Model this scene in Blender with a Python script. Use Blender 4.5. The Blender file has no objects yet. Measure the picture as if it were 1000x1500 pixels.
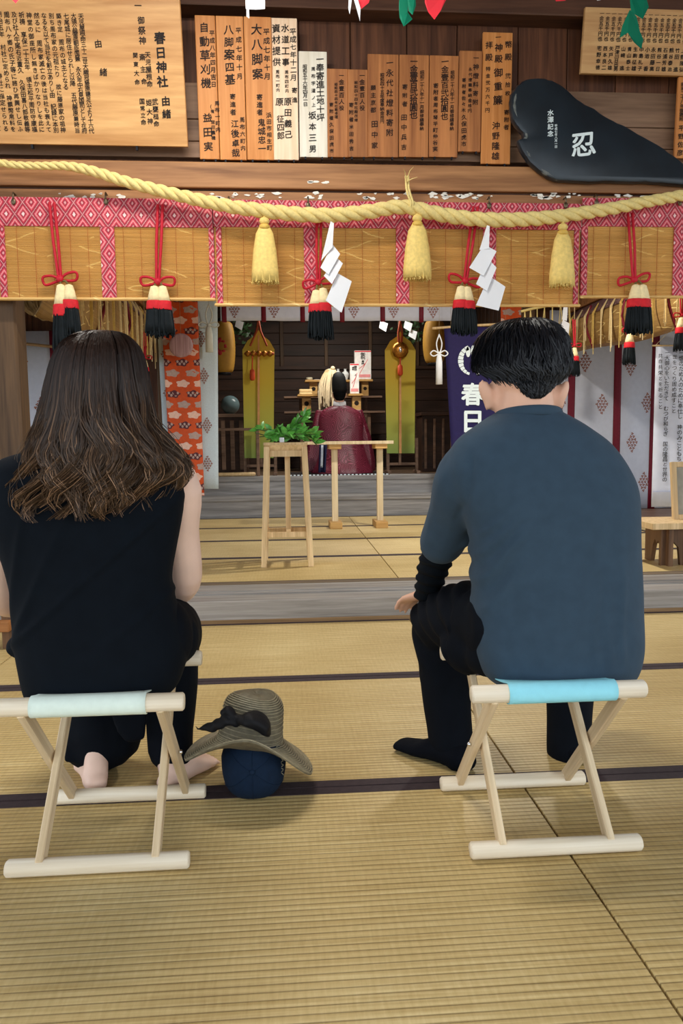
import bpy, bmesh, math, random
import numpy as np
from mathutils import Vector, Matrix, Euler, noise
random.seed(7)
V = Vector
sc = bpy.context.scene
C = sc.collection
PI = math.pi

# ------------------------------------------------------------------ camera
YAW, PITCH, ROLL, FPX, CAMH = .0705, .095, -.0111, 1075.6, .955
_f = V((math.sin(YAW)*math.cos(PITCH), math.cos(YAW)*math.cos(PITCH), -math.sin(PITCH)))
_r0 = V((math.cos(YAW), -math.sin(YAW), 0)); _u0 = _r0.cross(_f)
_r = _r0*math.cos(ROLL) + _u0*math.sin(ROLL); _u = -_r0*math.sin(ROLL) + _u0*math.cos(ROLL)
CAM = V((0, 0, CAMH))
cd = bpy.data.cameras.new('camera'); cam = bpy.data.objects.new('camera', cd); C.objects.link(cam)
cd.sensor_fit = 'HORIZONTAL'; cd.sensor_width = 36; cd.lens = 36*FPX/1000; cd.clip_start = .05
M = Matrix((_r, _u, -_f)).transposed().to_4x4(); M.translation = CAM
cam.matrix_world = M; sc.camera = cam
def ray(x, y): return _f + _r*((x-500)/FPX) + _u*((750-y)/FPX)
def at(x, y, Y): v = ray(x, y); return CAM + v*(Y/v.y)            # point of that sight line at depth Y
def atz(x, y, Z): v = ray(x, y); return CAM + v*((Z-CAMH)/v.z)    # point of that sight line at height Z

# ------------------------------------------------------------------ world, light, exposure
w = bpy.data.worlds.new('World'); sc.world = w; w.use_nodes = True
bg = w.node_tree.nodes['Background']; bg.inputs[0].default_value = (.82, .91, 1, 1); bg.inputs[1].default_value = 1.35
sc.view_settings.view_transform = 'Standard'; sc.view_settings.look = 'None'
sc.view_settings.gamma = 1; sc.view_settings.use_curve_mapping = False
sc.view_settings.exposure = .85

# ------------------------------------------------------------------ materials
MATS = {}
def nt(name):
    m = bpy.data.materials.new(name); m.use_nodes = True
    t = m.node_tree; return m, t, t.nodes['Principled BSDF']
def N(t, typ, **kw):
    n = t.nodes.new(typ)
    for k, v in kw.items():
        if k == 'op': n.operation = v
        else: setattr(n, k, v)
    return n
def L(t, a, b): t.links.new(a, b)
def math_(t, op, a, b=None, c=None):
    n = N(t, 'ShaderNodeMath', op=op)
    for i, v in enumerate((a, b, c)):
        if v is None: continue
        if isinstance(v, (int, float)): n.inputs[i].default_value = v
        else: L(t, v, n.inputs[i])
    return n.outputs[0]
def ramp(t, fac, stops):
    r = N(t, 'ShaderNodeValToRGB'); e = r.color_ramp.elements
    while len(e) < len(stops): e.new(.5)
    for el, (p, c) in zip(e, stops): el.position = p; el.color = (*c, 1)
    L(t, fac, r.inputs[0]); return r.outputs[0]
def s2l(c): return tuple(((v/255)/12.92 if v/255 <= .04045 else ((v/255+.055)/1.055)**2.4) for v in c)
def rgb(*c): return s2l(c)
def coords(t, scale=(1, 1, 1), rnd=True):
    tc = N(t, 'ShaderNodeTexCoord'); mp = N(t, 'ShaderNodeMapping'); mp.inputs['Scale'].default_value = scale
    L(t, tc.outputs['Object'], mp.inputs['Vector'])
    if rnd:
        oi = N(t, 'ShaderNodeObjectInfo'); cb = N(t, 'ShaderNodeCombineXYZ')
        k = math_(t, 'MULTIPLY', oi.outputs['Random'], 37.)
        for i in range(3): L(t, k, cb.inputs[i])
        L(t, cb.outputs[0], mp.inputs['Location'])
    return mp.outputs[0]
def plain(name, col, rough=.7, var=.12, scale=18, bump=0, spec=.3, metal=0, emit=0, sheen=0, trans=0):
    if name in MATS: return MATS[name]
    m, t, b = nt(name); b.inputs['Roughness'].default_value = rough; b.inputs['Metallic'].default_value = metal
    b.inputs['Specular IOR Level'].default_value = spec
    no = N(t, 'ShaderNodeTexNoise'); no.inputs['Scale'].default_value = scale; no.inputs['Detail'].default_value = 4
    L(t, coords(t), no.inputs['Vector'])
    c1 = tuple(v*(1-var) for v in col); c2 = tuple(min(1, v*(1+var)) for v in col)
    L(t, ramp(t, no.outputs[0], [(.3, c1), (.7, c2)]), b.inputs['Base Color'])
    if bump:
        bp = N(t, 'ShaderNodeBump'); bp.inputs['Strength'].default_value = bump; bp.inputs['Distance'].default_value = .004
        L(t, no.outputs[0], bp.inputs['Height']); L(t, bp.outputs[0], b.inputs['Normal'])
    if emit:
        b.inputs['Emission Color'].default_value = (*col, 1); b.inputs['Emission Strength'].default_value = emit
    if sheen: b.inputs['Sheen Weight'].default_value = sheen
    if trans:
        tr = N(t, 'ShaderNodeBsdfTranslucent'); tr.inputs[0].default_value = (*col, 1)
        mx = N(t, 'ShaderNodeMixShader'); mx.inputs[0].default_value = trans
        L(t, b.outputs[0], mx.inputs[1]); L(t, tr.outputs[0], mx.inputs[2]); L(t, mx.outputs[0], t.nodes['Material Output'].inputs[0])
    MATS[name] = m; return m
def wood(name, c1, c2, axis='x', rough=.55, freq=28, spec=.3, rndv=.25, bump=.25, knots=False):
    if name in MATS: return MATS[name]
    m, t, b = nt(name); b.inputs['Roughness'].default_value = rough; b.inputs['Specular IOR Level'].default_value = spec
    s = {'x': (1.1, freq, freq), 'y': (freq, 1.1, freq), 'z': (freq, freq, 1.1)}[axis]
    co = coords(t, s)
    n1 = N(t, 'ShaderNodeTexNoise'); n1.inputs['Scale'].default_value = 1; n1.inputs['Detail'].default_value = 5; n1.inputs['Distortion'].default_value = .6
    L(t, co, n1.inputs['Vector'])
    n2 = N(t, 'ShaderNodeTexNoise'); n2.inputs['Scale'].default_value = 4.2; n2.inputs['Detail'].default_value = 3
    L(t, co, n2.inputs['Vector'])
    f = math_(t, 'ADD', math_(t, 'MULTIPLY', n1.outputs[0], .7), math_(t, 'MULTIPLY', n2.outputs[0], .3))
    mid = tuple((a+b_)/2 for a, b_ in zip(c1, c2))
    col = ramp(t, f, [(.34, c1), (.5, mid), (.64, c2)])
    oi = N(t, 'ShaderNodeObjectInfo')
    hv = N(t, 'ShaderNodeHueSaturation'); L(t, col, hv.inputs['Color'])
    L(t, math_(t, 'ADD', math_(t, 'MULTIPLY', oi.outputs['Random'], rndv), 1-rndv/2), hv.inputs['Value'])
    L(t, hv.outputs[0], b.inputs['Base Color'])
    bp = N(t, 'ShaderNodeBump'); bp.inputs['Strength'].default_value = bump; bp.inputs['Distance'].default_value = .002
    L(t, f, bp.inputs['Height']); L(t, bp.outputs[0], b.inputs['Normal'])
    MATS[name] = m; return m
def tatami_mat(name, along='x'):
    if name in MATS: return MATS[name]
    m, t, b = nt(name); b.inputs['Roughness'].default_value = .5; b.inputs['Specular IOR Level'].default_value = .35
    tc = N(t, 'ShaderNodeTexCoord'); sp = N(t, 'ShaderNodeSeparateXYZ'); L(t, tc.outputs['Object'], sp.inputs[0])
    u, v = (sp.outputs[0], sp.outputs[1]) if along == 'x' else (sp.outputs[1], sp.outputs[0])
    rib = math_(t, 'ABSOLUTE', math_(t, 'SINE', math_(t, 'MULTIPLY', v, PI/.0185)))
    thr = math_(t, 'SINE', math_(t, 'MULTIPLY', u, 2*PI/.02))
    no = N(t, 'ShaderNodeTexNoise'); no.inputs['Scale'].default_value = 1; no.inputs['Detail'].default_value = 6
    L(t, coords(t, (3, 130, 3) if along == 'x' else (130, 3, 3)), no.inputs['Vector'])
    n2 = N(t, 'ShaderNodeTexNoise'); n2.inputs['Scale'].default_value = 1.7; n2.inputs['Detail'].default_value = 3
    L(t, coords(t), n2.inputs['Vector'])
    n3 = N(t, 'ShaderNodeTexNoise'); n3.inputs['Scale'].default_value = 1; n3.inputs['Detail'].default_value = 2
    L(t, coords(t, (150, 22, 3) if along == 'x' else (22, 150, 3)), n3.inputs['Vector'])
    thr = math_(t, 'ADD', thr, math_(t, 'MULTIPLY', math_(t, 'SUBTRACT', n3.outputs[0], .5), 14.))
    f = math_(t, 'ADD', math_(t, 'MULTIPLY', no.outputs[0], .5), math_(t, 'ADD', math_(t, 'MULTIPLY', n2.outputs[0], .45), math_(t, 'MULTIPLY', thr, .012)))
    col = ramp(t, f, [(.3, rgb(172, 144, 88)), (.5, rgb(200, 174, 118)), (.68, rgb(222, 200, 146))])
    dk = N(t, 'ShaderNodeMix', data_type='RGBA', blend_type='MULTIPLY'); dk.inputs[0].default_value = .75
    L(t, col, dk.inputs[6]); L(t, ramp(t, rib, [(0, (.26, .22, .17)), (.42, (1, 1, 1))]), dk.inputs[7])
    L(t, dk.outputs[2], b.inputs['Base Color'])
    h = math_(t, 'ADD', math_(t, 'POWER', rib, .5), math_(t, 'MULTIPLY', thr, .03))
    bp = N(t, 'ShaderNodeBump'); bp.inputs['Strength'].default_value = .55; bp.inputs['Distance'].default_value = .0025
    L(t, h, bp.inputs['Height']); L(t, bp.outputs[0], b.inputs['Normal'])
    MATS[name] = m; return m
def brocade(name, base, dark, light, k=26.):
    """woven lattice of diamonds inside lozenges"""
    m, t, b = nt(name); b.inputs['Roughness'].default_value = .6
    tc = N(t, 'ShaderNodeTexCoord'); sp = N(t, 'ShaderNodeSeparateXYZ'); L(t, tc.outputs['Object'], sp.inputs[0])
    x = math_(t, 'ADD', sp.outputs[0], math_(t, 'MULTIPLY', sp.outputs[1], .9)); z = sp.outputs[2]
    def tri(v, k, o=0.): return math_(t, 'ABSOLUTE', math_(t, 'SUBTRACT', math_(t, 'FRACT', math_(t, 'ADD', math_(t, 'MULTIPLY', v, k), o)), .5))
    tx, tz = tri(x, k), tri(z, k*.72)
    d1 = math_(t, 'ADD', tx, tz)                                  # 0 in the middle of one set of lozenges, 1 in the other
    bt = N(t, 'ShaderNodeMix', data_type='RGBA')
    no = N(t, 'ShaderNodeTexNoise'); no.inputs['Scale'].default_value = 260; L(t, tc.outputs['Object'], no.inputs['Vector'])
    e = math_(t, 'ADD', d1, math_(t, 'MULTIPLY', math_(t, 'SUBTRACT', no.outputs[0], .5), .12))
    mid = tuple(.5*a_+.5*b_ for a_, b_ in zip(base, light))
    col = ramp(t, e, [(0, light), (.09, light), (.12, dark), (.19, base), (.30, mid), (.34, base), (.45, dark), (.5, mid), (.55, dark), (.66, base), (.74, mid), (.8, base), (.9, dark), (.95, mid)])
    L(t, col, b.inputs['Base Color']); MATS[name] = m; t.nodes.remove(bt); return m
def straw(name, c1, c2, zfreq=260., rough=.5):
    m, t, b = nt(name); b.inputs['Roughness'].default_value = rough
    no = N(t, 'ShaderNodeTexNoise'); no.inputs['Scale'].default_value = 1; no.inputs['Detail'].default_value = 4
    L(t, coords(t, (1.6, 1.6, zfreq)), no.inputs['Vector'])
    # pale zigzag nodes of the bamboo strips
    tc = N(t, 'ShaderNodeTexCoord'); sp = N(t, 'ShaderNodeSeparateXYZ'); L(t, tc.outputs['Object'], sp.inputs[0])
    zz = math_(t, 'MULTIPLY', math_(t, 'PINGPONG', sp.outputs[2], .055), 9.)
    n2 = N(t, 'ShaderNodeTexNoise'); n2.inputs['Scale'].default_value = 5; L(t, tc.outputs['Object'], n2.inputs['Vector'])
    wn = N(t, 'ShaderNodeTexWhiteNoise', noise_dimensions='1D'); L(t, math_(t, 'FLOOR', math_(t, 'DIVIDE', sp.outputs[2], .11)), wn.inputs['W'])
    zz = math_(t, 'ADD', zz, math_(t, 'MULTIPLY', wn.outputs['Value'], 3.))
    q = math_(t, 'FRACT', math_(t, 'ADD', math_(t, 'MULTIPLY', math_(t, 'ADD', sp.outputs[0], math_(t, 'MULTIPLY', sp.outputs[1], .7)), 2.9), math_(t, 'ADD', zz, math_(t, 'MULTIPLY', n2.outputs[0], .5))))
    band = math_(t, 'LESS_THAN', math_(t, 'ABSOLUTE', math_(t, 'SUBTRACT', q, .5)), .03)
    band = math_(t, 'MULTIPLY', band, math_(t, 'GREATER_THAN', n2.outputs[0], .5))
    col = ramp(t, no.outputs[0], [(.3, c1), (.7, c2)])
    mx = N(t, 'ShaderNodeMix', data_type='RGBA'); L(t, math_(t, 'MULTIPLY', band, .8), mx.inputs[0]); L(t, col, mx.inputs[6])
    mx.inputs[7].default_value = (*rgb(246, 220, 150), 1)
    L(t, mx.outputs[2], b.inputs['Base Color']); MATS[name] = m; return m
def gradz(name, stops, rough=.7):
    m, t, b = nt(name); b.inputs['Roughness'].default_value = rough
    tc = N(t, 'ShaderNodeTexCoord'); sp = N(t, 'ShaderNodeSeparateXYZ'); L(t, tc.outputs['Generated'], sp.inputs[0])
    L(t, ramp(t, sp.outputs[2], stops), b.inputs['Base Color']); MATS[name] = m; return m
def vcol(name, rough=.4, spec=.5, mul=1.):
    m, t, b = nt(name); b.inputs['Roughness'].default_value = rough; b.inputs['Specular IOR Level'].default_value = spec
    a = N(t, 'ShaderNodeAttribute'); a.attribute_name = 'col'; L(t, a.outputs['Color'], b.inputs['Base Color']); MATS[name] = m; return m

W_DARK = wood('dark_plank_wood', rgb(64, 36, 22), rgb(112, 70, 46), 'z', freq=22, rndv=.35)
W_MIDX = wood('beam_wood', rgb(126, 84, 52), rgb(178, 128, 84), 'x', freq=16)
W_GREYX = wood('weathered_board_wood', rgb(112, 84, 64), rgb(158, 124, 98), 'x', freq=14)
W_TOPX = wood('top_beam_wood', rgb(58, 36, 26), rgb(94, 62, 46), 'x', freq=16)
W_POST = wood('post_wood', rgb(62, 44, 28), rgb(104, 78, 52), 'z', freq=18)
W_SILL = wood('sill_wood', rgb(112, 106, 100), rgb(160, 154, 148), 'x', rough=.42, freq=26, spec=.5)
W_STEP = wood('step_wood', rgb(104, 100, 98), rgb(152, 148, 144), 'x', rough=.45, freq=22, spec=.5)
W_ALT = wood('altar_dark_wood', rgb(40, 26, 18), rgb(70, 46, 32), 'x', freq=12, rndv=.3)
W_ALTF = wood('altar_floor_wood', rgb(80, 62, 48), rgb(112, 90, 70), 'x', freq=12, rough=.35)
W_PLAQ = wood('plaque_wood', rgb(178, 126, 72), rgb(220, 172, 114), 'x', rough=.4, freq=11)
W_TAG_O = wood('orange_tag_wood', rgb(190, 118, 56), rgb(218, 148, 84), 'z', rough=.5, freq=24, rndv=.12)
W_TAG_B = wood('brown_tag_wood', rgb(136, 82, 44), rgb(186, 122, 70), 'z', rough=.5, freq=20, rndv=.2)
W_TAG_W = wood('pale_tag_wood', rgb(214, 204, 184), rgb(240, 234, 220), 'z', rough=.6, freq=24, rndv=.06)
W_TAG_P = wood('pinkish_tag_wood', rgb(226, 186, 146), rgb(244, 218, 190), 'z', rough=.6, freq=24, rndv=.06)
W_TAG_R = wood('list_board_wood', rgb(184, 132, 82), rgb(220, 176, 120), 'x', rough=.5, freq=16)
W_PALE = wood('pale_stool_wood', rgb(214, 196, 166), rgb(240, 228, 206), 'x', rough=.5, freq=40, rndv=.08)
W_PALEZ = wood('pale_leg_wood', rgb(198, 172, 134), rgb(228, 206, 170), 'z', rough=.5, freq=40, rndv=.1)
W_STAND = wood('stand_wood', rgb(188, 154, 106), rgb(226, 196, 148), 'z', rough=.5, freq=34, rndv=.15)
W_TABLE = wood('pale_table_wood', rgb(196, 172, 130), rgb(226, 206, 168), 'z', rough=.5, freq=34, rndv=.1)
W_BROWN = wood('brown_bench_wood', rgb(84, 58, 38), rgb(120, 88, 60), 'z', rough=.5, freq=20)
W_SHELF = wood('shelf_wood', rgb(92, 70, 54), rgb(128, 100, 80), 'x', freq=20)
W_SAN = wood('offering_stand_wood', rgb(176, 132, 72), rgb(206, 164, 100), 'x', freq=30)
TAT = tatami_mat('tatami_weave'); TATY = tatami_mat('tatami_weave_lengthwise', 'y')
HERI = plain('tatami_border_cloth', rgb(58, 46, 48), .8, .15, 60, .3)
BROC = brocade('red_brocade', rgb(204, 40, 66), rgb(128, 12, 36), rgb(244, 206, 204), 12.)
BROCD = brocade('purple_brocade', rgb(104, 66, 70), rgb(54, 32, 40), rgb(160, 132, 120), 13.)
BAMB = straw('bamboo_blind', rgb(200, 154, 86), rgb(232, 190, 118))
BAMBD = straw('old_bamboo_blind', rgb(132, 100, 54), rgb(168, 132, 76), 160)
ROPE = plain('straw_rope', rgb(228, 206, 136), .7, .1, 90, .3)
YTAS = plain('yellow_tassel_thread', rgb(228, 198, 116), .6, .12, 60)
RED = plain('red_cord', rgb(186, 24, 44), .55, .1, 60, .2)
REDT = plain('red_thread', rgb(200, 30, 40), .7, .12, 60)
BLKT = plain('black_thread', rgb(13, 20, 24), .7, .25, 60, spec=.2)
CRMT = plain('cream_thread', rgb(236, 216, 166), .7, .1, 60)
PAPER = plain('white_paper', rgb(238, 240, 244), .7, .02, 8, trans=.25)
GREENP = plain('green_paper', rgb(0, 128, 96), .6, .06, 12, trans=.3)
REDP = plain('red_paper', rgb(240, 60, 74), .6, .05, 12, trans=.3)
INK = plain('black_ink', rgb(30, 22, 20), .7, .1, 30)
INKF = plain('faded_ink', rgb(84, 60, 44), .8, .15, 40)
INKW = plain('white_paint', rgb(226, 238, 240), .6, .03, 30)
IRON = plain('iron_hook', rgb(110, 96, 76), .4, .2, 40, metal=.8)
WCLOTH = plain('white_curtain_cloth', rgb(226, 228, 238), .8, .04, 20, .1, trans=.25)
WDAMASK = plain('white_damask_cloth', rgb(206, 220, 226), .6, .06, 70, .2)
DRED = plain('dark_red_ribbon', rgb(112, 16, 36), .6, .12, 40)
CREST = plain('brown_crest_print', rgb(150, 84, 60), .8, .25, 50)
ORANGE = plain('orange_brocade_cloth', rgb(212, 84, 34), .6, .08, 40)
CLOUDP = plain('pale_cloud_motif', rgb(238, 196, 176), .6, .08, 60)
CLOUDD = plain('grey_cloud_motif', rgb(186, 160, 150), .6, .12, 60)
CLOUDL = plain('dark_cloud_line', rgb(92, 44, 50), .6, .12, 60)
NAVY = plain('navy_banner_cloth', rgb(32, 24, 74), .75, .1, 30, .1)
SKIN = plain('skin', rgb(226, 176, 148), .5, .05, 14, .1, spec=.35)
SKINL = plain('fair_skin', rgb(236, 200, 180), .5, .05, 14, .1, spec=.35)
SHIRT = plain('charcoal_blue_cotton', rgb(52, 69, 84), .9, .07, 30, .15, spec=.12, sheen=.06)
BLACKC = plain('black_cotton', rgb(9, 15, 22), .9, .12, 30, .15, spec=.12)
BLACKT = plain('black_trousers_cloth', rgb(9, 13, 20), .9, .12, 30, .15, spec=.12)
SOCK = plain('black_sock_knit', rgb(10, 13, 20), .95, .1, 60, .2, spec=.1)
CANV_M = plain('mint_white_canvas', rgb(222, 236, 224), .8, .03, 60, .1)
CANV_C = plain('light_cyan_canvas', rgb(150, 222, 236), .8, .03, 60, .1)
CHROME = plain('chrome_bolt', rgb(220, 220, 220), .2, .02, 20, metal=1)
DARKMET = plain('dark_metal', rgb(40, 40, 44), .4, .1, 20, metal=.7)
GOLD = plain('gold_ornament', rgb(150, 96, 30), .35, .4, 60, metal=.7)
LEAF = plain('sakaki_leaf', rgb(100, 172, 74), .35, .45, 30, spec=.5)
LEAFS = plain('leaf_stem', rgb(74, 90, 50), .6, .2, 30)
LACQ = plain('black_lacquer_board', rgb(26, 36, 44), .32, .3, 7, .3, spec=.5)

# ------------------------------------------------------------------ mesh helpers
def spl(pts, n):
    """Catmull-Rom through points of any dimension"""
    P = np.array([list(p) for p in pts], float); P = np.vstack([2*P[0]-P[1], P, 2*P[-1]-P[-2]])
    out = []; seg = len(P)-3
    for i in range(n):
        s = i/(n-1)*seg; k = min(int(s), seg-1); t = s-k
        a, b, c, d = P[k:k+4]
        out.append(.5*((2*b)+(-a+c)*t+(2*a-5*b+4*c-d)*t*t+(-a+3*b-3*c+d)*t**3))
    return np.array(out)
class MB:
    def __init__(s): s.v = []; s.f = []; s.c = None
    def add(s, vs, fs):
        o = len(s.v); s.v.extend([tuple(v) for v in vs]); s.f.extend([tuple(i+o for i in f) for f in fs]); return s
    def box(s, a, b, bev=0):
        x0, x1 = sorted((a[0], b[0])); y0, y1 = sorted((a[1], b[1])); z0, z1 = sorted((a[2], b[2]))
        if bev <= 0:
            return s.add([(x0,y0,z0),(x1,y0,z0),(x1,y1,z0),(x0,y1,z0),(x0,y0,z1),(x1,y0,z1),(x1,y1,z1),(x0,y1,z1)],
                         [(0,3,2,1),(4,5,6,7),(0,1,5,4),(1,2,6,5),(2,3,7,6),(3,0,4,7)])
        e = min(bev, (x1-x0)*.45, (y1-y0)*.45, (z1-z0)*.45)
        def ring(i, z): return [(x0+i,y0,z),(x1-i,y0,z),(x1,y0+i,z),(x1,y1-i,z),(x1-i,y1,z),(x0+i,y1,z),(x0,y1-i,z),(x0,y0+i,z)]
        def rin(z): return [(x0+e,y0+e,z),(x1-e,y0+e,z),(x1-e,y0+e,z),(x1-e,y1-e,z),(x1-e,y1-e,z),(x0+e,y1-e,z),(x0+e,y1-e,z),(x0+e,y0+e,z)]
        def small(z): return [(x0+e,y0+e*.35,z),(x1-e,y0+e*.35,z),(x1-e*.35,y0+e,z),(x1-e*.35,y1-e,z),(x1-e,y1-e*.35,z),(x0+e,y1-e*.35,z),(x0+e*.35,y1-e,z),(x0+e*.35,y0+e,z)]
        R = [small(z0), ring(e, z0+e*.65), ring(e, z1-e*.65), small(z1)]
        vs = [p for r in R for p in r]; fs = [tuple(range(7, -1, -1)), tuple(range(24, 32))]
        for k in range(3):
            for i in range(8): fs.append((k*8+i, k*8+(i+1) % 8, k*8+8+(i+1) % 8, k*8+8+i))
        return s.add(vs, fs)
    def beam(s, p, q, wx, wy, up=(0, 0, 1)):
        """rectangular bar from p to q"""
        p, q = V(p), V(q); d = (q-p).normalized(); u = V(up)
        if abs(d.dot(u)) > .95: u = V((0, 1, 0))
        a = d.cross(u).normalized(); b = a.cross(d)
        vs = [o + a*sx*wx/2 + b*sy*wy/2 for o in (p, q) for sx, sy in ((-1,-1),(1,-1),(1,1),(-1,1))]
        return s.add(vs, [(0,3,2,1),(4,5,6,7),(0,1,5,4),(1,2,6,5),(2,3,7,6),(3,0,4,7)])
    def loft(s, rings, cap=True, closed=True):
        n = len(rings[0]); vs = [p for r in rings for p in r]; fs = []
        for k in range(len(rings)-1):
            for i in range(n if closed else n-1): fs.append((k*n+i, k*n+(i+1) % n, (k+1)*n+(i+1) % n, (k+1)*n+i))
        if cap and closed:
            fs.append(tuple(range(n-1, -1, -1))); m = (len(rings)-1)*n; fs.append(tuple(range(m, m+n)))
        return s.add(vs, fs)
    def tube(s, pts, rad, n=10, caps=True, up=None):
        """round or elliptic tube; rad: number, list of numbers or list of (a,b)"""
        pts = [V(p) for p in pts]; m = len(pts)
        if isinstance(rad, (int, float)): rad = [rad]*m
        rad = [(r, r) if isinstance(r, (int, float, np.floating)) else r for r in rad]
        tan = [(pts[min(i+1, m-1)]-pts[max(i-1, 0)]).normalized() for i in range(m)]
        u = V(up) if up is not None else (V((0, 0, 1)) if abs(tan[0].z) < .9 else V((0, 1, 0)))
        rings = []; a = None
        for i in range(m):
            if a is None or up is not None: a = tan[i].cross(u).normalized()
            else: a = (a - tan[i]*a.dot(tan[i])).normalized()
            b = a.cross(tan[i]).normalized()
            rings.append((pts[i], a, b, tan[i], rad[i]))
        R = []
        def rg(c, a, b, ra, rb): return [c + a*(ra*math.cos(2*PI*k/n)) + b*(rb*math.sin(2*PI*k/n)) for k in range(n)]
        if caps:
            c, a, b, t, (ra, rb) = rings[0]
            for h, q in ((.85, .5), (.5, .85)): R.append(rg(c - t*min(ra, rb)*h, a, b, ra*q, rb*q))
        for c, a, b, t, (ra, rb) in rings: R.append(rg(c, a, b, ra, rb))
        if caps:
            c, a, b, t, (ra, rb) = rings[-1]
            for h, q in ((.5, .85), (.85, .5)): R.append(rg(c + t*min(ra, rb)*h, a, b, ra*q, rb*q))
        return s.loft(R)
    def cyl(s, p, q, r, n=14, r2=None): return s.tube([p, q], [r, r if r2 is None else r2], n, caps=False)
    def ell(s, c, r, rot=None, nu=16, nv=10):
        c = V(c); vs = []; fs = []; E = Euler(rot).to_matrix() if rot else Matrix.Identity(3)
        for j in range(1, nv):
            ph = PI*j/nv
            for i in range(nu):
                th = 2*PI*i/nu
                vs.append(c + E @ V((r[0]*math.sin(ph)*math.cos(th), r[1]*math.sin(ph)*math.sin(th), r[2]*math.cos(ph))))
        vs += [c + E @ V((0, 0, r[2])), c - E @ V((0, 0, r[2]))]; T, B = len(vs)-2, len(vs)-1
        for j in range(nv-2):
            for i in range(nu): fs.append((j*nu+i, (j+1)*nu+i, (j+1)*nu+(i+1) % nu, j*nu+(i+1) % nu))
        for i in range(nu): fs.append((T, i, (i+1) % nu)); fs.append((B, (nv-2)*nu+(i+1) % nu, (nv-2)*nu+i))
        return s.add(vs, fs)
    def lathe(s, c, prof, n=20):
        c = V(c); return s.loft([[c + V((r*math.cos(2*PI*k/n), r*math.sin(2*PI*k/n), z)) for k in range(n)] for r, z in prof])
    def prism(s, outline, fn, t0, t1):
        """outline of (a,b); fn(a,b,t)->xyz; thickness between t0 and t1"""
        n = len(outline); vs = [fn(a, b, t0) for a, b in outline] + [fn(a, b, t1) for a, b in outline]
        fs = [tuple(range(n-1, -1, -1)), tuple(range(n, 2*n))] + [(i, (i+1) % n, n+(i+1) % n, n+i) for i in range(n)]
        return s.add(vs, fs)
    def sheet(s, fn, nu, nv, th=.003):
        """solid sheet of fn(u,v)->xyz, thickened along +y-ish normals"""
        g = [[V(fn(i/nu, j/nv)) for i in range(nu+1)] for j in range(nv+1)]
        off = []
        for j in range(nv+1):
            for i in range(nu+1):
                du = g[j][min(i+1, nu)]-g[j][max(i-1, 0)]; dv = g[min(j+1, nv)][i]-g[max(j-1, 0)][i]
                off.append(du.cross(dv).normalized()*th)
        A = [p for r in g for p in r]; B = [p+o for p, o in zip(A, off)]; m = len(A); k = nu+1; fs = []
        for j in range(nv):
            for i in range(nu):
                a, b, c, d = j*k+i, j*k+i+1, (j+1)*k+i+1, (j+1)*k+i
                fs += [(a, d, c, b), (m+a, m+b, m+c, m+d)]
        edge = [i for i in range(k)] + [j*k+nu for j in range(1, nv+1)] + [nv*k+i for i in range(nu-1, -1, -1)] + [j*k for j in range(nv-1, 0, -1)]
        for a, b in zip(edge, edge[1:]+edge[:1]): fs.append((a, b, m+b, m+a))
        return s.add(A+B, fs)
    def strand(s, pts, r, tip=.3):
        pts = np.asarray(pts, float); n = len(pts); t = np.gradient(pts, axis=0)
        a = np.cross(t, np.array([.31, .82, .47])); a /= (np.linalg.norm(a, axis=1, keepdims=True)+1e-9)
        b = np.cross(t, a); b /= (np.linalg.norm(b, axis=1, keepdims=True)+1e-9)
        rr = r*(1-(1-tip)*np.linspace(0, 1, n)**1.5)[:, None]; o = len(s.v)
        ring = np.stack([pts + rr*(a*math.cos(h*2.0944)+b*math.sin(h*2.0944)) for h in range(3)], 1).reshape(-1, 3)
        s.v.extend(ring.tolist())
        for k in range(n-1):
            q = o+k*3; s.f += [(q, q+1, q+4, q+3), (q+1, q+2, q+5, q+4), (q+2, q, q+3, q+5)]
        return s
    def build(s, name, mat, parent=None, smooth=False, local=False, origin=None, auto=None, norm=True):
        me = bpy.data.meshes.new(name); a = np.array(s.v, float).reshape(-1, 3)
        pw = V(parent['_w']) if (parent is not None and '_w' in parent) else V((0, 0, 0))
        if origin is None: o = V(((a[:, 0].min()+a[:, 0].max())/2, (a[:, 1].min()+a[:, 1].max())/2, a[:, 2].min()))
        else: o = V(origin)
        me.from_pydata((a-np.array(o)).tolist(), [], s.f); me.materials.append(mat)
        if s.c is not None:
            at_ = me.color_attributes.new('col', 'FLOAT_COLOR', 'POINT')
            cc = np.ones((len(a), 4)); cc[:, :3] = np.array(s.c)[:len(a)]; at_.data.foreach_set('color', cc.ravel())
        if norm and len(me.vertices) < 60000:
            me.validate(); bm = bmesh.new(); bm.from_mesh(me); bmesh.ops.recalc_face_normals(bm, faces=bm.faces); bm.to_mesh(me); bm.free()
        if smooth or auto:
            me.polygons.foreach_set('use_smooth', [True]*len(me.polygons))
            if auto: me.set_sharp_from_angle(angle=math.radians(auto))
        ob = bpy.data.objects.new(name, me); C.objects.link(ob)
        ob.location = o if (local or parent is None) else o-pw
        if parent is not None:
            ob.parent = parent
        ob['_w'] = tuple(o)
        return ob
def tag(o, label, cat, group=None):
    o['label'] = label; o['category'] = cat
    if group: o['group'] = group
    return o
def thing(name, label, cat, loc=(0, 0, 0), rot=None, group=None):
    o = bpy.data.objects.new(name, None); o.empty_display_size = .05; C.objects.link(o); o.location = loc
    if rot: o.rotation_euler = rot
    o['_w'] = tuple(loc); return tag(o, label, cat, group)
def struct(o): o['kind'] = 'structure'; return o
def box(name, a, b, mat, parent=None, bev=0, local=False, **k): return MB().box(a, b, bev).build(name, mat, parent, local=local, **k)
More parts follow.
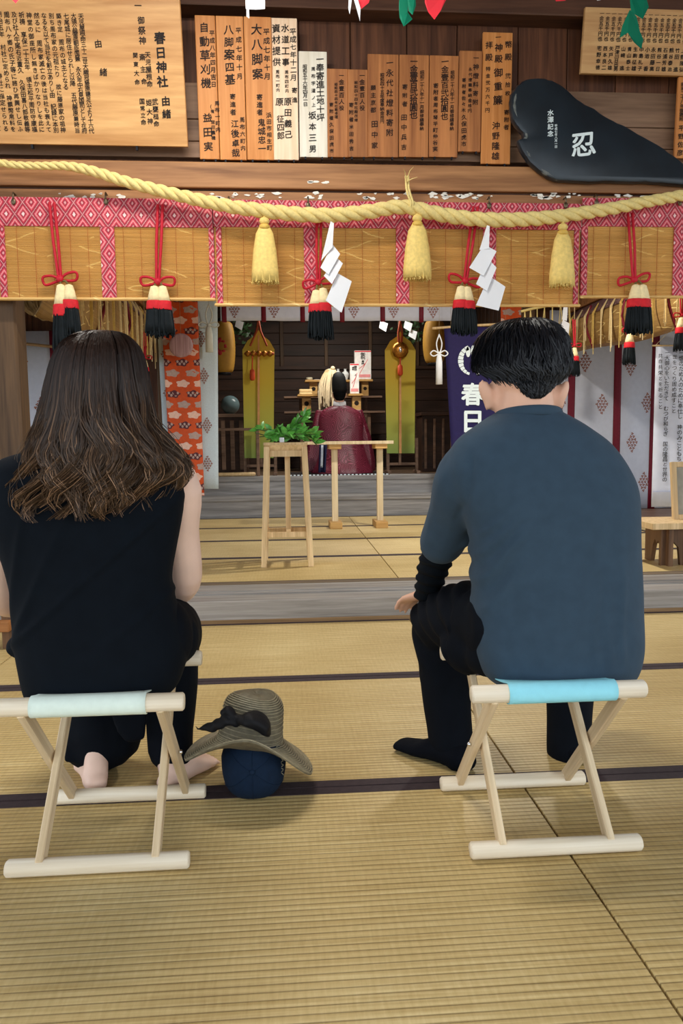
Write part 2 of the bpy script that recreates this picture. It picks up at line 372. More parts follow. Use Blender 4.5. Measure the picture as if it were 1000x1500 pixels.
def bar(name, p, q, wx, wy, mat, parent, n=4):
    """straight wooden bar from p to q whose grain follows its length (mesh along z, object turned)"""
    p, q = V(p), V(q); L_ = (q-p).length; d = (q-p).normalized()
    o = MB().box((-wx/2, -wy/2, 0), (wx/2, wy/2, L_), .0025).build(name, mat, parent, origin=(0, 0, 0))
    x = V((1, 0, 0)); y = d.cross(x).normalized(); x = y.cross(d)
    o.location = p-V(parent['_w']); o.rotation_euler = Matrix((x, y, d)).transposed().to_euler(); return o
def fuse(mb, name, mat, parent, voxel=.008, it=6, disp=None, sm=.5):
    """union of closed shapes as one continuous smooth mesh"""
    me = bpy.data.meshes.new('tmp'); me.from_pydata([tuple(v) for v in mb.v], [], mb.f)
    bm = bmesh.new(); bm.from_mesh(me); bmesh.ops.recalc_face_normals(bm, faces=bm.faces); bm.to_mesh(me); bm.free()
    ob = bpy.data.objects.new('tmp', me); C.objects.link(ob)
    r = ob.modifiers.new('r', 'REMESH'); r.mode = 'VOXEL'; r.voxel_size = voxel
    s = ob.modifiers.new('s', 'SMOOTH'); s.factor = sm; s.iterations = it
    dg = bpy.context.evaluated_depsgraph_get(); m2 = bpy.data.meshes.new_from_object(ob.evaluated_get(dg))
    bpy.data.objects.remove(ob); bpy.data.meshes.remove(me)
    out = MB()
    if disp:
        out.v = [tuple(v.co + v.normal*disp(v.co, v.normal)) for v in m2.vertices]
    else: out.v = [tuple(v.co) for v in m2.vertices]
    out.f = [tuple(p.vertices) for p in m2.polygons]; bpy.data.meshes.remove(m2)
    return out.build(name, mat, parent, smooth=True)
def hang(t, p, ztop=3.55, r=.0015):
    """thin string from a hung thing up to what carries it"""
    p = V(p); return MB().tube([p, V((p.x, p.y, ztop))], r, 5).build('hanging_string', plain('hemp_string', rgb(150, 130, 96), .8), t)
# lettering: outlines of the built-in font, one flat mesh for each inscription
GL = {}
def glyph(ch, off=0.):
    k = (ch, off)
    if k not in GL:
        cu = bpy.data.curves.new('g', 'FONT'); cu.body = ch; cu.resolution_u = 3
        o = bpy.data.objects.new('g', cu); C.objects.link(o)
        dg = bpy.context.evaluated_depsgraph_get(); dg.update(); m = bpy.data.meshes.new_from_object(o.evaluated_get(dg))
        vs = np.array([v.co[:2] for v in m.vertices]).reshape(-1, 2) - np.array([.5, .38]) if len(m.vertices) else np.zeros((0, 2))
        fs = [tuple(p.vertices) for p in m.polygons]; n = len(vs); V2, F2 = [], []
        for q, (dx, dy) in enumerate(((1, .5), (-1, -.5), (.4, -1), (-.4, 1)) if off else ((0, 0),)):   # heavier stroke: the outline struck again, shifted
            V2.append(vs+np.array([dx*off, dy*off])); F2 += [tuple(i+q*n for i in f) for f in fs]
        GL[k] = (np.vstack(V2), F2)
        bpy.data.objects.remove(o); bpy.data.curves.remove(cu); bpy.data.meshes.remove(m)
    return GL[k]
def column(mb, s, fn, x, y0, y1, size, off=.012, jit=1., wid=1., dx=0.):
    """vertical line of writing between y0 and y1 (given in the sign's own units; fn maps to local xyz)"""
    n = len(s); step = (y1-y0)/n
    for i, ch in enumerate(s):
        if ch in ' 　': continue
        vs, fs = glyph(ch, off); cx, cy = x+dx*(i+.5)/n, y0+step*(i+.5)
        a = random.uniform(-.07, .07)*jit; sh = -.06*jit; k = size*random.uniform(.92, 1.06); ca, sa = math.cos(a), math.sin(a)
        hh = min(k, abs(step)*1.12)
        pts = []; m_ = max(1, len(vs)//4)
        sg = 1 if y1 > y0 else -1
        for q, (px, py) in enumerate(vs):
            px, py = px*ca-py*sa, px*sa+py*ca; py += -px*sh*1.2
            p = fn(cx+px*k*wid, cy-py*hh*sg); pts.append((p[0], p[1]-.0004*(q//m_ if off else 0), p[2]))
        mb.add(pts, fs)

# =================================================================== the setting
YA, TW, SX = 1.958, .955, .633          # a tatami joint, mat width, a lengthwise seam
YF = YA + 2*TW                          # foot of the sill
ZU, YU = .125, 4.35                     # raised floor
YS = YU + 4*TW                          # altar steps
ZS1, ZS2 = .36, .57
XL, XR = -1.5, 3.17                     # lines of the inner posts

ground = struct(box('ground', (-30, -30, -.62), (30, 40, -.5), plain('gravel', rgb(176, 172, 164), .9, .2, 40)))
floor = struct(box('floor', (-5.1, -2.2, -.5), (6.4, YF+.05, -.045), W_GREYX))
def mat_piece(x0, y0, x1, y1, z, par, along='x', edges=(1, 1)):
    g = .0025
    o = box('tatami_mat', (x0+g, y0+g, z-.04), (x1-g, y1-g, z), TAT if along == 'x' else TATY, par, bev=.004)
    for e in (0, 1):
        if not edges[e]: continue
        if along == 'x':
            ya = y0+g+.0005 if e == 0 else y1-g-.036
            box('mat_border', (x0+g+.001, ya, z-.03), (x1-g-.001, ya+.0355, z+.0014), HERI, o)
        else:
            xa = x0+g+.0005 if e == 0 else x1-g-.036
            box('mat_border', (xa, y0+g+.001, z-.03), (xa+.0355, y1-g-.001, z+.0014), HERI, o)
for k in range(-4, 2):
    for n in range(-3, 3):
        mat_piece(SX+n*2*TW, YA+k*TW, SX+(n+1)*2*TW, YA+(k+1)*TW, 0, floor)

# raised floor, sill boards, tatami
ufl = struct(box('floor_raised', (-3.6, YF+.02, -.5), (5.6, 11.2, ZU-.045), W_GREYX))
sill = struct(box('trim_sill', (-3.6, YF+.0, -.04), (5.6, YF+.16, ZU-.004), W_SILL, bev=.006))
box('sill_rail', (-3.6, YF-.012, -.02), (5.6, YF+.0, .02), wood('sill_foot_wood', rgb(120, 92, 60), rgb(150, 118, 82), 'x'), sill, bev=.003)
box('sill_board', (-3.6, YF+.163, ZU-.045), (5.6, YF+.405, ZU+.004), W_SILL, sill, bev=.005)
box('sill_groove_strip', (-3.6, YF+.20, ZU+.003), (5.6, YF+.225, ZU+.010), W_SILL, sill, bev=.002)
box('sill_edge', (-3.6, YF+.408, ZU-.04), (5.6, YU-.003, ZU+.006), wood('sill_edge_wood', rgb(92, 78, 62), rgb(130, 112, 90), 'x'), sill, bev=.004)
UX = .655
for k in range(4):
    for x0, x1 in ((UX-2.155, UX-.0), (UX, UX+1.26), (UX+1.26, 3.17)):
        mat_piece(x0, YU+k*TW, x1, YU+(k+1)*TW, ZU, ufl)
for k, (y0, y1) in enumerate(((YU, YU+1.45), (YU+1.45, YU+2.62))):
    mat_piece(3.175, y0, 4.1, y1, ZU, ufl, 'y'); mat_piece(4.105, y0, 5.05, y1, ZU, ufl, 'y')
    mat_piece(-2.45, y0, -1.505, y1, ZU, ufl, 'y'); mat_piece(-3.4, y0, -2.455, y1, ZU, ufl, 'y')
for side, xa, xb in (('r', 3.175, 5.4), ('l', -3.5, -1.505)):
    for k in range(7):
        y0 = YU+2.63+k*.2
        if y0 > 8.6: break
        box('floor_plank', (xa, y0, ZU-.04), (xb, y0+.194, ZU+.004), wood('aisle_plank_wood', rgb(104, 76, 58), rgb(142, 110, 88), 'x', rough=.4), ufl, bev=.003)

# altar steps and altar room
AX0, AX1 = -1.25, 2.6
st = struct(box('floor_altar', (AX0, YS+.34, ZU-.05), (AX1, 11.1, ZS2-.03), W_ALTF))
box('step_riser', (AX0, YS+.02, ZU-.04), (AX1, YS+.06, ZS1-.05), W_STEP, st)
box('step_tread', (AX0, YS, ZS1-.05), (AX1, YS+.36, ZS1), W_STEP, st, bev=.012)
box('step_board', (AX0, YS+.32, ZS1-.01), (AX1, YS+.36, ZS2-.05), W_STEP, st)
box('step_lip', (AX0, YS+.30, ZS2-.055), (AX1, YS+.60, ZS2), W_STEP, st, bev=.012)
for k in range(9):
    box('floor_plank', (AX0, YS+.605+k*.26, ZS2-.035), (AX1, YS+.605+k*.26+.255, ZS2-.002), W_ALTF, st, bev=.003)
ab = struct(box('wall_altar_back', (AX0, 11.0, 0), (AX1, 11.15, 3.3), W_ALT))
zz = ZS2
for k in range(16):
    h = .165
    box('wall_plank', (AX0, 10.97 if k % 2 else 10.965, zz+.002), (AX1, 11.0, zz+h-.004), W_ALT, ab, bev=.004); zz += h
box('wall_rail', (AX0, 10.93, 2.02), (AX1, 10.975, 2.07), W_ALT, ab, bev=.004)
for x in (-.1, .55, 1.2, 1.9):
    box('wall_stud', (x, 10.93, 2.07), (x+.05, 10.975, 3.2), W_POST, ab, bev=.004)
for nm, xa, xb in (('wall_altar_left', AX0-.12, AX0), ('wall_altar_right', AX1, AX1+.12)):
    wl = struct(box(nm, (xa, YS+.3, 0), (xb, 11.1, 3.3), W_ALT)); inx = xb if 'left' in nm else xa
    for k in range(14):
        box('wall_plank', (inx-.012, YS+.32+k*.19, ZS2), (inx+.012, YS+.32+k*.19+.185, 3.2), W_ALT, wl, bev=.004)
struct(box('ceiling_altar', (AX0-.12, YS+.1, 3.2), (AX1+.12, 11.15, 3.3), W_ALT))

# aisle end walls and side walls
def planked_wall(name, a, b, mat, axis='x', step=.24):
    a, b = V(a), V(b); wl = struct(box(name, a, b, mat)); return wl
for nm, xa, xb in (('wall_aisle_left', -3.6, AX0-.12), ('wall_aisle_right', AX1+.12, 5.5)):
    wl = struct(box(nm, (xa, 8.75, 0), (xb, 8.85, 3.4), W_DARK)); n = int((xb-xa)/.24)
    for k in range(n):
        box('wall_plank', (xa+k*.24+.002, 8.73, ZU), (xa+k*.24+.237, 8.752, 3.3), W_DARK, wl, bev=.003)
for nm, xa in (('wall_left', -3.7), ('wall_right', 5.5)):
    wl = struct(box(nm, (xa, 4.0, 0), (xa+.1, 8.85, .95), W_POST))
    box('window_head', (xa, 4.0, 1.9), (xa+.1, 8.85, 3.45), W_POST, wl)
    for k in range(6): box('window_post', (xa, 4.0+k*.95, .95), (xa+.1, 4.1+k*.95, 1.9), W_POST, wl)
struct(box('ceiling', (-5.2, -2.4, 3.55), (6.5, 11.2, 3.65), wood('ceiling_wood', rgb(92, 66, 46), rgb(128, 96, 70), 'y', freq=10)))

# upper front wall over the sill
YW = 4.06
def zat(y, Y=3.95, x=500): return at(x, y, Y).z
zT0, zTop = zat(14, 4.0), 3.5
wf = struct(box('wall_front', (-3.6, YW+.03, zat(283)), (5.6, YW+.13, zTop), W_DARK))
# vertical dark planks above, horizontal weathered boards below
zmid = zat(127, YW)
xs = [-3.6]
while xs[-1] < 5.5: xs.append(xs[-1] + random.choice((.27, .30, .24, .33)))
for x0, x1 in zip(xs, xs[1:]):
    box('wall_plank', (x0+.002, YW+random.uniform(0, .004), zmid-.02), (x1-.002, YW+.032, zTop), W_DARK, wf, bev=.003)
zb = [zat(236, YW), zat(212, YW), zat(180, YW), zat(127, YW)]
for z0, z1 in zip(zb, zb[1:]):
    for xa, xb in ((-3.6, .2), (.203, 2.24), (2.243, 5.6)):
        box('wall_board', (xa, YW-.012, z0+.003), (xb, YW+.03, z1-.002), W_GREYX, wf, bev=.004)
tb = struct(box('trim_1', (-3.6, YW-.12, zat(16, YW-.1)), (5.6, YW+.02, zTop), W_TOPX, bev=.01))
kb = struct(box('trim_2', (-3.6, 3.95, zat(277)), (5.6, YW+.02, zat(240)), W_MIDX, bev=.008))
lo = struct(box('trim_3', (-3.6, 3.965, zat(300)), (5.6, YW+.02, zat(281)), W_MIDX, bev=.004))
struct(box('trim_4', (-3.6, 3.985, zat(282)), (5.6, YW, zat(276)), W_TOPX))
struct(box('trim_5', (-3.6, YW-.05, zat(240)-.02), (5.6, YW+.02, zat(236)), W_TOPX))
# ragged white residue of old paper on the lower beam
PEEL = plain('old_paper_scraps', rgb(232, 228, 216), .8, .05, 40)
mb = MB()
for (xa, xb, n) in ((75, 150, 10), (165, 195, 3), (305, 420, 16), (440, 480, 6), (520, 600, 14), (630, 720, 22), (780, 860, 14), (900, 970, 8)):
    for k in range(n):
        c = at(random.uniform(xa, xb), random.uniform(282.5, 291), 3.963); r = random.uniform(.006, .022)
        m_ = random.randint(5, 8)
        pts = [(math.cos(2*PI*i/m_)*r*random.uniform(.5, 1.5), math.sin(2*PI*i/m_)*r*random.uniform(.2, .6)) for i in range(m_)]
        mb.prism(pts, lambda a, b, t, c=c: (c.x+a, c.y+t, c.z+b), -.0012, .003)
o = mb.build('paper_scraps', PEEL, lo); o['kind'] = 'stuff'; o['label'] = 'ragged scraps of old white paper'
mb = MB()
for (xa, xb, yy, n) in ((445, 482, 267, 5),):
    for k in range(n):
        c = at(random.uniform(xa, xb), yy+random.uniform(-1, 1), 3.949); r = .016
        pts = [(math.cos(2*PI*i/6)*r*random.uniform(.6, 1.5), math.sin(2*PI*i/6)*r*.35) for i in range(6)]
        mb.prism(pts, lambda a, b, t, c=c: (c.x+a, c.y+t, c.z+b), -.001, .002)
o = mb.build('paper_scraps', PEEL, kb); o['kind'] = 'stuff'

# posts
def post(name, x0, x1, y0, y1, z0, z1):
    return struct(box(name, (x0, y0, z0), (x1, y1, z1), W_POST, bev=.012))
pl = at(30, 560, 4.02)
post('trim_post_1', pl.x-.15, pl.x, 4.0, 4.15, ZU-.02, zat(296))
post('trim_post_2', pl.x-.36, pl.x-.155, 3.97, 4.1, ZU-.02, zat(296))
post('trim_post_3', 3.6, 3.76, 4.0, 4.15, ZU-.02, zat(296))
post('trim_post_4', AX0-.14, AX0+.02, YS-.1, YS+.06, ZU-.02, 3.3)
post('trim_post_5', AX1-.02, AX1+.14, YS-.1, YS+.06, ZU-.02, 3.3)
struct(box('trim_6', (AX0-.3, 8.03, at(500, 440, YS).z+.08), (AX1+.3, YS+.06, at(500, 440, YS).z+.25), W_MIDX, bev=.006))
for nm, x in (('trim_7', XL), ('trim_8', XR)):
    struct(box(nm, (x-.06, 4.16, 2.35), (x+.06, YS, 2.5), W_MIDX, bev=.006))
# ceiling lamps of the hall (out of frame), long tube fittings, plus one added to light the altar
LAMPM = plain('lamp_tube_glow', (1, .97, .9), .4, .01, 5, emit=9.)
WHITEM = plain('white_enamel', rgb(230, 230, 228), .4, .02, 10)
def tube_lamp(x, y, z, yaw, label, power):
    t = thing('tube_lamp', label, 'lamp', (x, y, z), (0, 0, yaw), 'ceiling tube lamps')
    MB().box((-.62, -.06, .02), (.62, .06, .09), .01).build('housing', WHITEM, t, local=True)
    MB().cyl((-.58, 0, -.01), (.58, 0, -.01), .016, 12).build('tube', LAMPM, t, smooth=True, local=True)
    for s in (-1, 1): MB().box((s*.6-.02, -.02, -.03), (s*.6+.02, .02, .02)).build('socket', WHITEM, t, local=True)
    for s in (-.4, .4): MB().cyl((s, 0, .09), (s, 0, 3.55-z), .008, 8).build('hanger_rod', DARKMET, t, local=True)
    ld = bpy.data.lights.new('tube_light', 'AREA'); ld.shape = 'RECTANGLE'; ld.size = 1.15; ld.size_y = .1; ld.energy = power; ld.color = (1, .96, .88)
    lo_ = bpy.data.objects.new('tube_light', ld); C.objects.link(lo_); lo_.parent = t; lo_.location = (0, 0, -.04)
tube_lamp(-.5, 2.7, 3.3, 0.1, 'long tube lamp hanging over the hall above the seated pair', 26)
def pendant(x, y, z, label, power):
    t = thing('pendant_lamp', label, 'lamp', (x, y, z))
    MB().lathe((0, 0, 0), [(.17, -.02), (.175, -.01), (.13, .05), (.05, .10), (.03, .12)], 28).build('lamp_shade', WHITEM, t, smooth=True, local=True)
    MB().ell((0, 0, -.03), (.06, .06, .05)).build('bulb', LAMPM, t, smooth=True, local=True)
    MB().cyl((0, 0, .12), (0, 0, 3.55-z), .005, 8).build('flex', DARKMET, t, local=True)
    ld = bpy.data.lights.new('pendant_light', 'AREA'); ld.shape = 'DISK'; ld.size = .16; ld.energy = power; ld.color = (1, .96, .88)
    lo_ = bpy.data.objects.new('pendant_light', ld); C.objects.link(lo_); lo_.parent = t; lo_.location = (0, 0, -.09)
pendant(1.75, 5.6, 3.0, 'enamel pendant lamp hanging over the raised floor', 48)
tube_lamp(.6, 8.9, 2.95, 0, 'unseen long tube lamp added inside the altar room to brighten it', 26)  # added out of view to brighten the altar

# =================================================================== boards with writing on the upper wall
def sign(name, label, cat, px, Y, mat, tilt, th=.022, group=None, parts=True):
    """board from its outline in the photograph at depth Y; returns (root, to-local map)"""
    x0, y0, x1, y1 = px; ym = (y0+y1)/2; xm = (x0+x1)/2
    a, b = at(x0, ym, Y), at(x1, ym, Y); z0, z1 = at(xm, y1, Y).z, at(xm, y0, Y).z
    W, H = b.x-a.x, z1-z0
    if tilt: H = H/math.cos(tilt)*.985
    t = thing(name, label, cat, ((a.x+b.x)/2, Y, z0), (tilt, 0, 0), group)
    bd = MB().box((-W/2, 0, 0), (W/2, th, H), .003).build('board', mat, t, local=True)
    def fn(px_, py_): return ((px_-x0)/(x1-x0)*W-W/2, -.0009, H-(py_-y0)/(y1-y0)*H)
    return t, fn, W, H
def ink(t, fn, cols, mat=None, name='lettering', **k):
    mb = MB()
    for c in cols:
        if c[4] >= 11:                                            # characters large enough to tell apart are pieces of their own
            step = (c[3]-c[2])/len(c[0])
            for i, ch in enumerate(c[0]):
                if ch == ' ': continue
                m2 = MB(); column(m2, ch, fn, c[1], c[2]+i*step, c[2]+(i+1)*step, c[4], **k); m2.build('character', mat or INK, t, local=True)
        else: column(mb, c[0], fn, *c[1:5], **k)
    if not mb.v: return
    o = mb.build(name, mat or INK, t, local=True); o['kind'] = 'stuff'; return o
T1 = math.radians(13)
t, fn, W, H = sign('shrine_history_plaque', 'large varnished wooden plaque with long columns of ink writing beside the narrow boards', 'plaque', (-62, 10, 272, 212), 3.95, W_PLAQ, T1, .03)
ink(t, fn, [('春日神社', 240, 57, 133, 17), ('由緒', 243, 141, 176, 14)], off=.03)
ink(t, fn, [('一', 212, 20, 32, 10), ('御祭神', 215, 38, 77, 11), ('天児屋根命', 221, 84, 132, 9), ('斎主命', 213, 84, 132, 9), ('関東大命', 203, 84, 131, 8),
    ('武甕槌命', 227, 146, 186, 9), ('姫大神', 218, 146, 184, 9), ('国常立命', 208, 146, 184, 8), ('由', 151, 68, 84, 11), ('緒', 155, 105, 121, 11)], off=.018)
rows = ['天児屋根命三十二世大織冠藤原鎌足公より十六代', '大領公藤原朝臣国兼 永久年中石見国司として在府', '七尾城に居住せられし以降　五代藤原兼時当', '築き定 周布の城主となる　　　　　　　',
        '別ち周布家の元祖たり　故に藤原家の祖神', 'なるを以て当社を創立ありし由 記録に本別', '然るに　周布家滅亡の後は当社も衰えて', '神堂の御座所し無きばかりなりしを此に', '祈祷　享保二十五年　領主松平周防守康福',
        '及び社人牛尾右近重久　久保田喜八郎敬義等', '周布八ヶ郷の氏子等に諮ひ再興せし伝ふ', '明治五年　村社に定められ 神饌幣帛料を', '進することを得る　神社に指定せられる', '御造営し大正十二年社殿を創立 ありて', '社殿の改築をなし氏子の奉納により', '境内を整え 社号を掲げ 此を記す', '昭和五十年十月吉日 宮司 氏子総代', '奉納 春日神社 氏子中']
ink(t, fn, [(s, 130-i*10.4, 38, 196, 8.2) for i, s in enumerate(rows)], off=.012)
for u in (40, 195):
    p = fn(u, 212); MB().beam((p[0], .012, -.02), (p[0], .012, .005), .01, .02).build('peg', DARKMET, t, local=True)
TG = [  # narrow donation boards: outline, wood, tilt, label, columns
 ((290, 31, 319, 233), W_TAG_O, 6, 'tall orange wooden board leftmost of the narrow boards, beside the large plaque',
  [('自動草刈機', 303, 38, 134, 15), ('益田実', 303, 163, 225, 14), ('平成八年四月吉日', 314, 50, 131, 8.5), ('周布一町内', 318, 148, 195, 7.5), ('(有)益田農機', 311, 153, 206, 6.5)]),
 ((320, 32, 359, 234), W_TAG_O, 6, 'tall orange wooden board second of the narrow boards from the large plaque',
  [('八脚案四基', 338, 42, 128, 15), ('平成七年十月', 352, 45, 121, 9), ('寄進者', 341, 138, 171, 9), ('江後卓哉', 343, 175, 231, 12), ('周布六町内', 354, 171, 222, 8)]),
 ((360, 33, 399, 234), W_TAG_O, 6, 'tall deep orange wooden board left of the tall whitish one',
  [('大八脚案', 378, 40, 122, 16), ('平成七年十月', 392, 47, 121, 10), ('寄進者', 380, 139, 171, 9), ('鬼城忠一', 382, 174, 224, 12), ('浜田市相生町', 393, 165, 221, 8)]),
 ((399, 33, 436, 234), W_TAG_P, 5, 'tall whitish wooden board with three columns, tallest of the pale ones',
  [('資材提供', 406, 40, 102, 12), ('周布一町内', 407, 105, 137, 6), ('原', 409, 143, 158, 12), ('征四郎', 410, 169, 205, 12), ('水道工事', 419, 39, 102, 12), ('周布四町内', 420, 105, 138, 6), ('原田義己', 421, 142, 205, 12), ('平成七年十二月', 430, 46, 121, 9.5), ('寄進', 431, 127, 154, 9)]),
 ((438, 77, 479, 230), W_TAG_W, 3, 'short white wooden board between the tall pale board and the small brown ones',
  [('一奉寄進土地十坪', 469, 82, 178, 12), ('周布字道ノ上', 459, 97, 159, 6.5), ('坂本三男', 457, 161, 226, 12), ('昭和五十六年四月一日', 447, 96, 156, 7)]),
 ((479, 102, 509, 230), W_TAG_B, 3, 'smallest brown wooden board right next to the short white one',
  [('一金壹百人役', 500, 107, 163, 8), ('昭和四十四年社殿修理', 492, 122, 174, 5), ('寄附者久保田虎市', 485, 149, 226, 6.5)]),
 ((509, 103, 538, 230), W_TAG_B, 3, 'small brown wooden board, second of the two lowest brown ones',
  [('一金壹百人役', 530, 107, 163, 8), ('昭和四十四年社殿改修', 521, 119, 179, 5.5), ('寄附者米田秀吉', 514, 149, 223, 7)]),
 ((538, 81, 583, 230), W_TAG_B, 3, 'brown wooden board with a wide first column, right of the two lowest boards',
  [('一永代社燈料寄附', 570, 86, 201, 11), ('昭和四十五年度奉納金拾円', 559, 108, 181, 6.5), ('願主京都', 546, 124, 167, 8), ('田中家', 548, 174, 221, 10)]),
 ((584, 82, 627, 230), W_TAG_B, 3, 'brown wooden board, left one of the two matching boards in the middle of the wall',
  [('一金壹百弐拾圓也', 605, 86, 174, 12), ('昭和二十八年十一月御修繕奉納', 617, 104, 191, 6.5), ('寄附者', 592, 122, 159, 8), ('田中兵吉', 591, 165, 223, 9)]),
 ((628, 83, 670, 230), W_TAG_B, 3, 'brown wooden board, right one of the two matching boards in the middle of the wall',
  [('一金壹百弐拾圓也', 650, 86, 176, 12), ('昭和二十八年十一月御修繕奉納', 661, 104, 191, 6.5), ('寄附者周布琴平町仲谷実', 637, 122, 223, 7.5)]),
 ((671, 76, 704, 222), W_TAG_B, 3, 'striped dark brown board ending higher than its neighbours, left of the long board',
  [('一神燈料寄附', 695, 80, 156, 9), ('永代燈籠奉納金拾円', 687, 99, 166, 6), ('寄附者佐々木', 678, 114, 166, 6.5), ('久保田虎市', 679, 167, 216, 8)]),
 ((705, 48, 748, 240), W_TAG_O, 2, 'long light brown board standing next to the black slab',
  [('幣殿', 742, 56, 92, 11), ('弐拾枚', 742, 104, 142, 8), ('寄附者', 741, 158, 191, 8), ('一', 727, 50, 60, 8), ('神殿', 728, 62, 94, 12), ('御重簾', 728, 96, 156, 14), ('沖野隆雄', 726, 176, 236, 12), ('拝殿', 714, 58, 93, 11), ('特金弐万六千円', 713, 96, 166, 7)]),
]
for i, (px, m, tl, lab, cols) in enumerate(TG):
    t, fn, W, H = sign('donation_board', lab, 'board', px, 4.0, m, math.radians(tl), .018, 'narrow donation boards in a row')
    ink(t, fn, cols, off=.016, mat=INK if i < 5 else plain('worn_ink', rgb(44, 28, 22), .8, .2, 40))
    p = fn((px[0]+px[2])/2, px[3])
    for s in (-.3, .3): MB().beam((s*W, .004, -.012), (s*W, .004, .0), .008, .016).build('rest_peg', DARKMET, t, local=True)
t, fn, W, H = sign('donor_list_board', 'wide pale board listing donors in many short columns at the upper right', 'board', (851, 20, 1075, 110), 3.96, W_TAG_R, math.radians(9), .025)
names = ['宅野幸徳', '西本良二', '矢戸久雄', '戸津川日出男', '山崎　進', '青山泰士', '生駒征雄', '中島礼子', '小池　香', '永田藤高', '熊谷一日', '石浦芳雄', '熊谷泰治', '竹田　進', '上野陵弘', '中村正雄', '小川清', '佐藤一郎', '原田豊', '岡本勇', '藤井茂', '森山実']
ink(t, fn, [('一金', 875+i*8.75, 25, 38, 6.5) for i in range(22)], off=.012, mat=INKF, name='faded_lettering')
ink(t, fn, [(('六' if i == 3 else '五')+'千円也', 875+i*8.75, 38, 66, 6.8) for i in range(22)] + [(s, 875+i*8.75, 71, 106, 7) for i, s in enumerate(names)], off=.02)
t, fn, W, H = sign('donation_board', 'light brown board at the right edge beneath the donor list, behind the slab', 'board', (989, 114, 1034, 232), 3.99, W_TAG_O, math.radians(3), .018, 'narrow donation boards in a row')
ink(t, fn, [('昭和二十八年御寄附', 996, 122, 178, 7), ('平野佐彦', 997, 182, 230, 9), ('一金参百圓也', 1016, 124, 200, 11)], off=.016)

# black lacquered slab of wood with white characters
YB = 3.90
slab = thing('black_slab_sign', 'black lacquered natural-edged wooden slab with one large white character', 'sign', at(880, 266, YB))
ol = [(757, 124), (771, 116), (790, 113), (806, 117), (826, 127), (846, 146), (868, 158), (892, 174), (914, 184), (940, 199), (966, 214), (990, 230), (1012, 248), (1030, 262), (1030, 271), (1000, 270), (960, 267), (920, 266), (880, 266), (846, 266), (824, 264), (806, 260), (790, 250), (776, 238), (768, 226), (760, 212), (759, 204), (767, 203), (766, 194), (758, 186), (750, 172), (748, 156), (749, 138)]
sm = spl([(*p,) for p in ol]+[ol[0]], 110)[:-1]; rnd = [random.uniform(-.8, .8) for _ in sm]
sm = [(x+r_, y+random.uniform(-.8, .8)) for (x, y), r_ in zip(sm, rnd)]
P = [at(x, y, YB) for x, y in sm]; cxm = at(880, 205, YB)
def ring(k, yy): return [V((cxm.x+(p.x-cxm.x)*k, yy, cxm.z+(p.z-cxm.z)*k)) for p in P]
MB().loft([ring(.985, YB+.045), ring(1.0, YB+.035), ring(1.0, YB+.012), ring(.985, YB+.002), ring(.94, YB-.002)]).build('slab', LACQ, slab, auto=40)
fnw = lambda x, y: tuple(at(x, y, YB-.0035))
mb = MB(); column(mb, '忍', fnw, 854, 190, 232, 36, off=.022, jit=1); mb.build('large_character', INKW, slab)
mb = MB(); column(mb, '水澤記念', fnw, 806, 160, 201, 9, off=.02); column(mb, '平成七年八月一日', fnw, 814, 182, 217, 4.5, off=.02); mb.build('small_lettering', INKW, slab)['kind'] = 'stuff'
mb = MB()
for (xa, ya, xb, yb) in ((768, 205, 790, 240), (775, 200, 800, 236)): pass
# raw bark rim along the left end of the slab
rim = [(752, 140), (750, 160), (760, 186), (768, 200), (764, 212), (774, 232), (790, 249), (812, 262)]
mb.tube([at(x+3, y, YB+.012) for x, y in spl(rim, 26)], [random.uniform(.010, .016) for _ in range(26)], 7); mb.build('bark_rim', plain('grey_bark', rgb(96, 100, 98), .8, .4, 60, .5), slab, smooth=True)

# =================================================================== straw rope with tassels and zigzag papers
YR = 3.84
rp = [(-60, 226), (-10, 236), (20, 241.5), (60, 243), (100, 243.5), (140, 252), (180, 265), (225, 277), (270, 288), (335, 302), (390, 309), (440, 314), (490, 315), (540, 310), (575, 304), (600, 304), (640, 313), (690, 320.5), (740, 322), (800, 319), (880, 308), (940, 297), (1000, 286), (1060, 274)]
rr = [.014, .018, .018, .019, .022, .026, .028, .030, .032, .034, .036, .037, .037, .037, .036, .036, .037, .037, .037, .036, .034, .031, .029, .027]
pp = spl([(*at(x, y, YR), r_) for (x, y), r_ in zip(rp, rr)], 420)
rope = thing('straw_rope', 'thick twisted straw rope slung across the whole front beam', 'rope', tuple(at(500, 320, YR)))
d = np.linalg.norm(np.diff(pp[:, :3], axis=0), axis=1); s_ = np.concatenate([[0], np.cumsum(d)])
ph = np.concatenate([[0], np.cumsum(d/(pp[:-1, 3]*4.6+.015))])*2*PI*.85
tg = np.gradient(pp[:, :3], axis=0); tg /= np.linalg.norm(tg, axis=1, keepdims=True)
an = np.cross(tg, [0, 1, 0]); an /= np.linalg.norm(an, axis=1, keepdims=True); bn = np.cross(tg, an)
for k in range(3):
    a_ = ph+k*2*PI/3; R_ = pp[:, 3]
    pts = pp[:, :3] + (an*np.cos(a_)[:, None]+bn*np.sin(a_)[:, None])*(R_*.48)[:, None]
    MB().tube([tuple(q) for q in pts], [float(r_*.56) for r_ in R_], 8, caps=False).build('strand', ROPE, rope, smooth=True)
mb = MB(); c = at(597, 300, YR)
mb.tube([V((c.x, YR+.06, zat(262))), V((c.x, YR+.045, zat(280))), V((c.x, YR, c.z+.05)), V((c.x+.01, YR-.042, c.z)), V((c.x+.012, YR, c.z-.045))], .006, 6)
mb.tube([V((c.x+.012, YR+.06, zat(262))), V((c.x+.012, YR+.045, zat(280))), V((c.x+.014, YR, c.z+.05)), V((c.x+.02, YR-.042, c.z)), V((c.x+.02, YR, c.z-.045))], .006, 6)
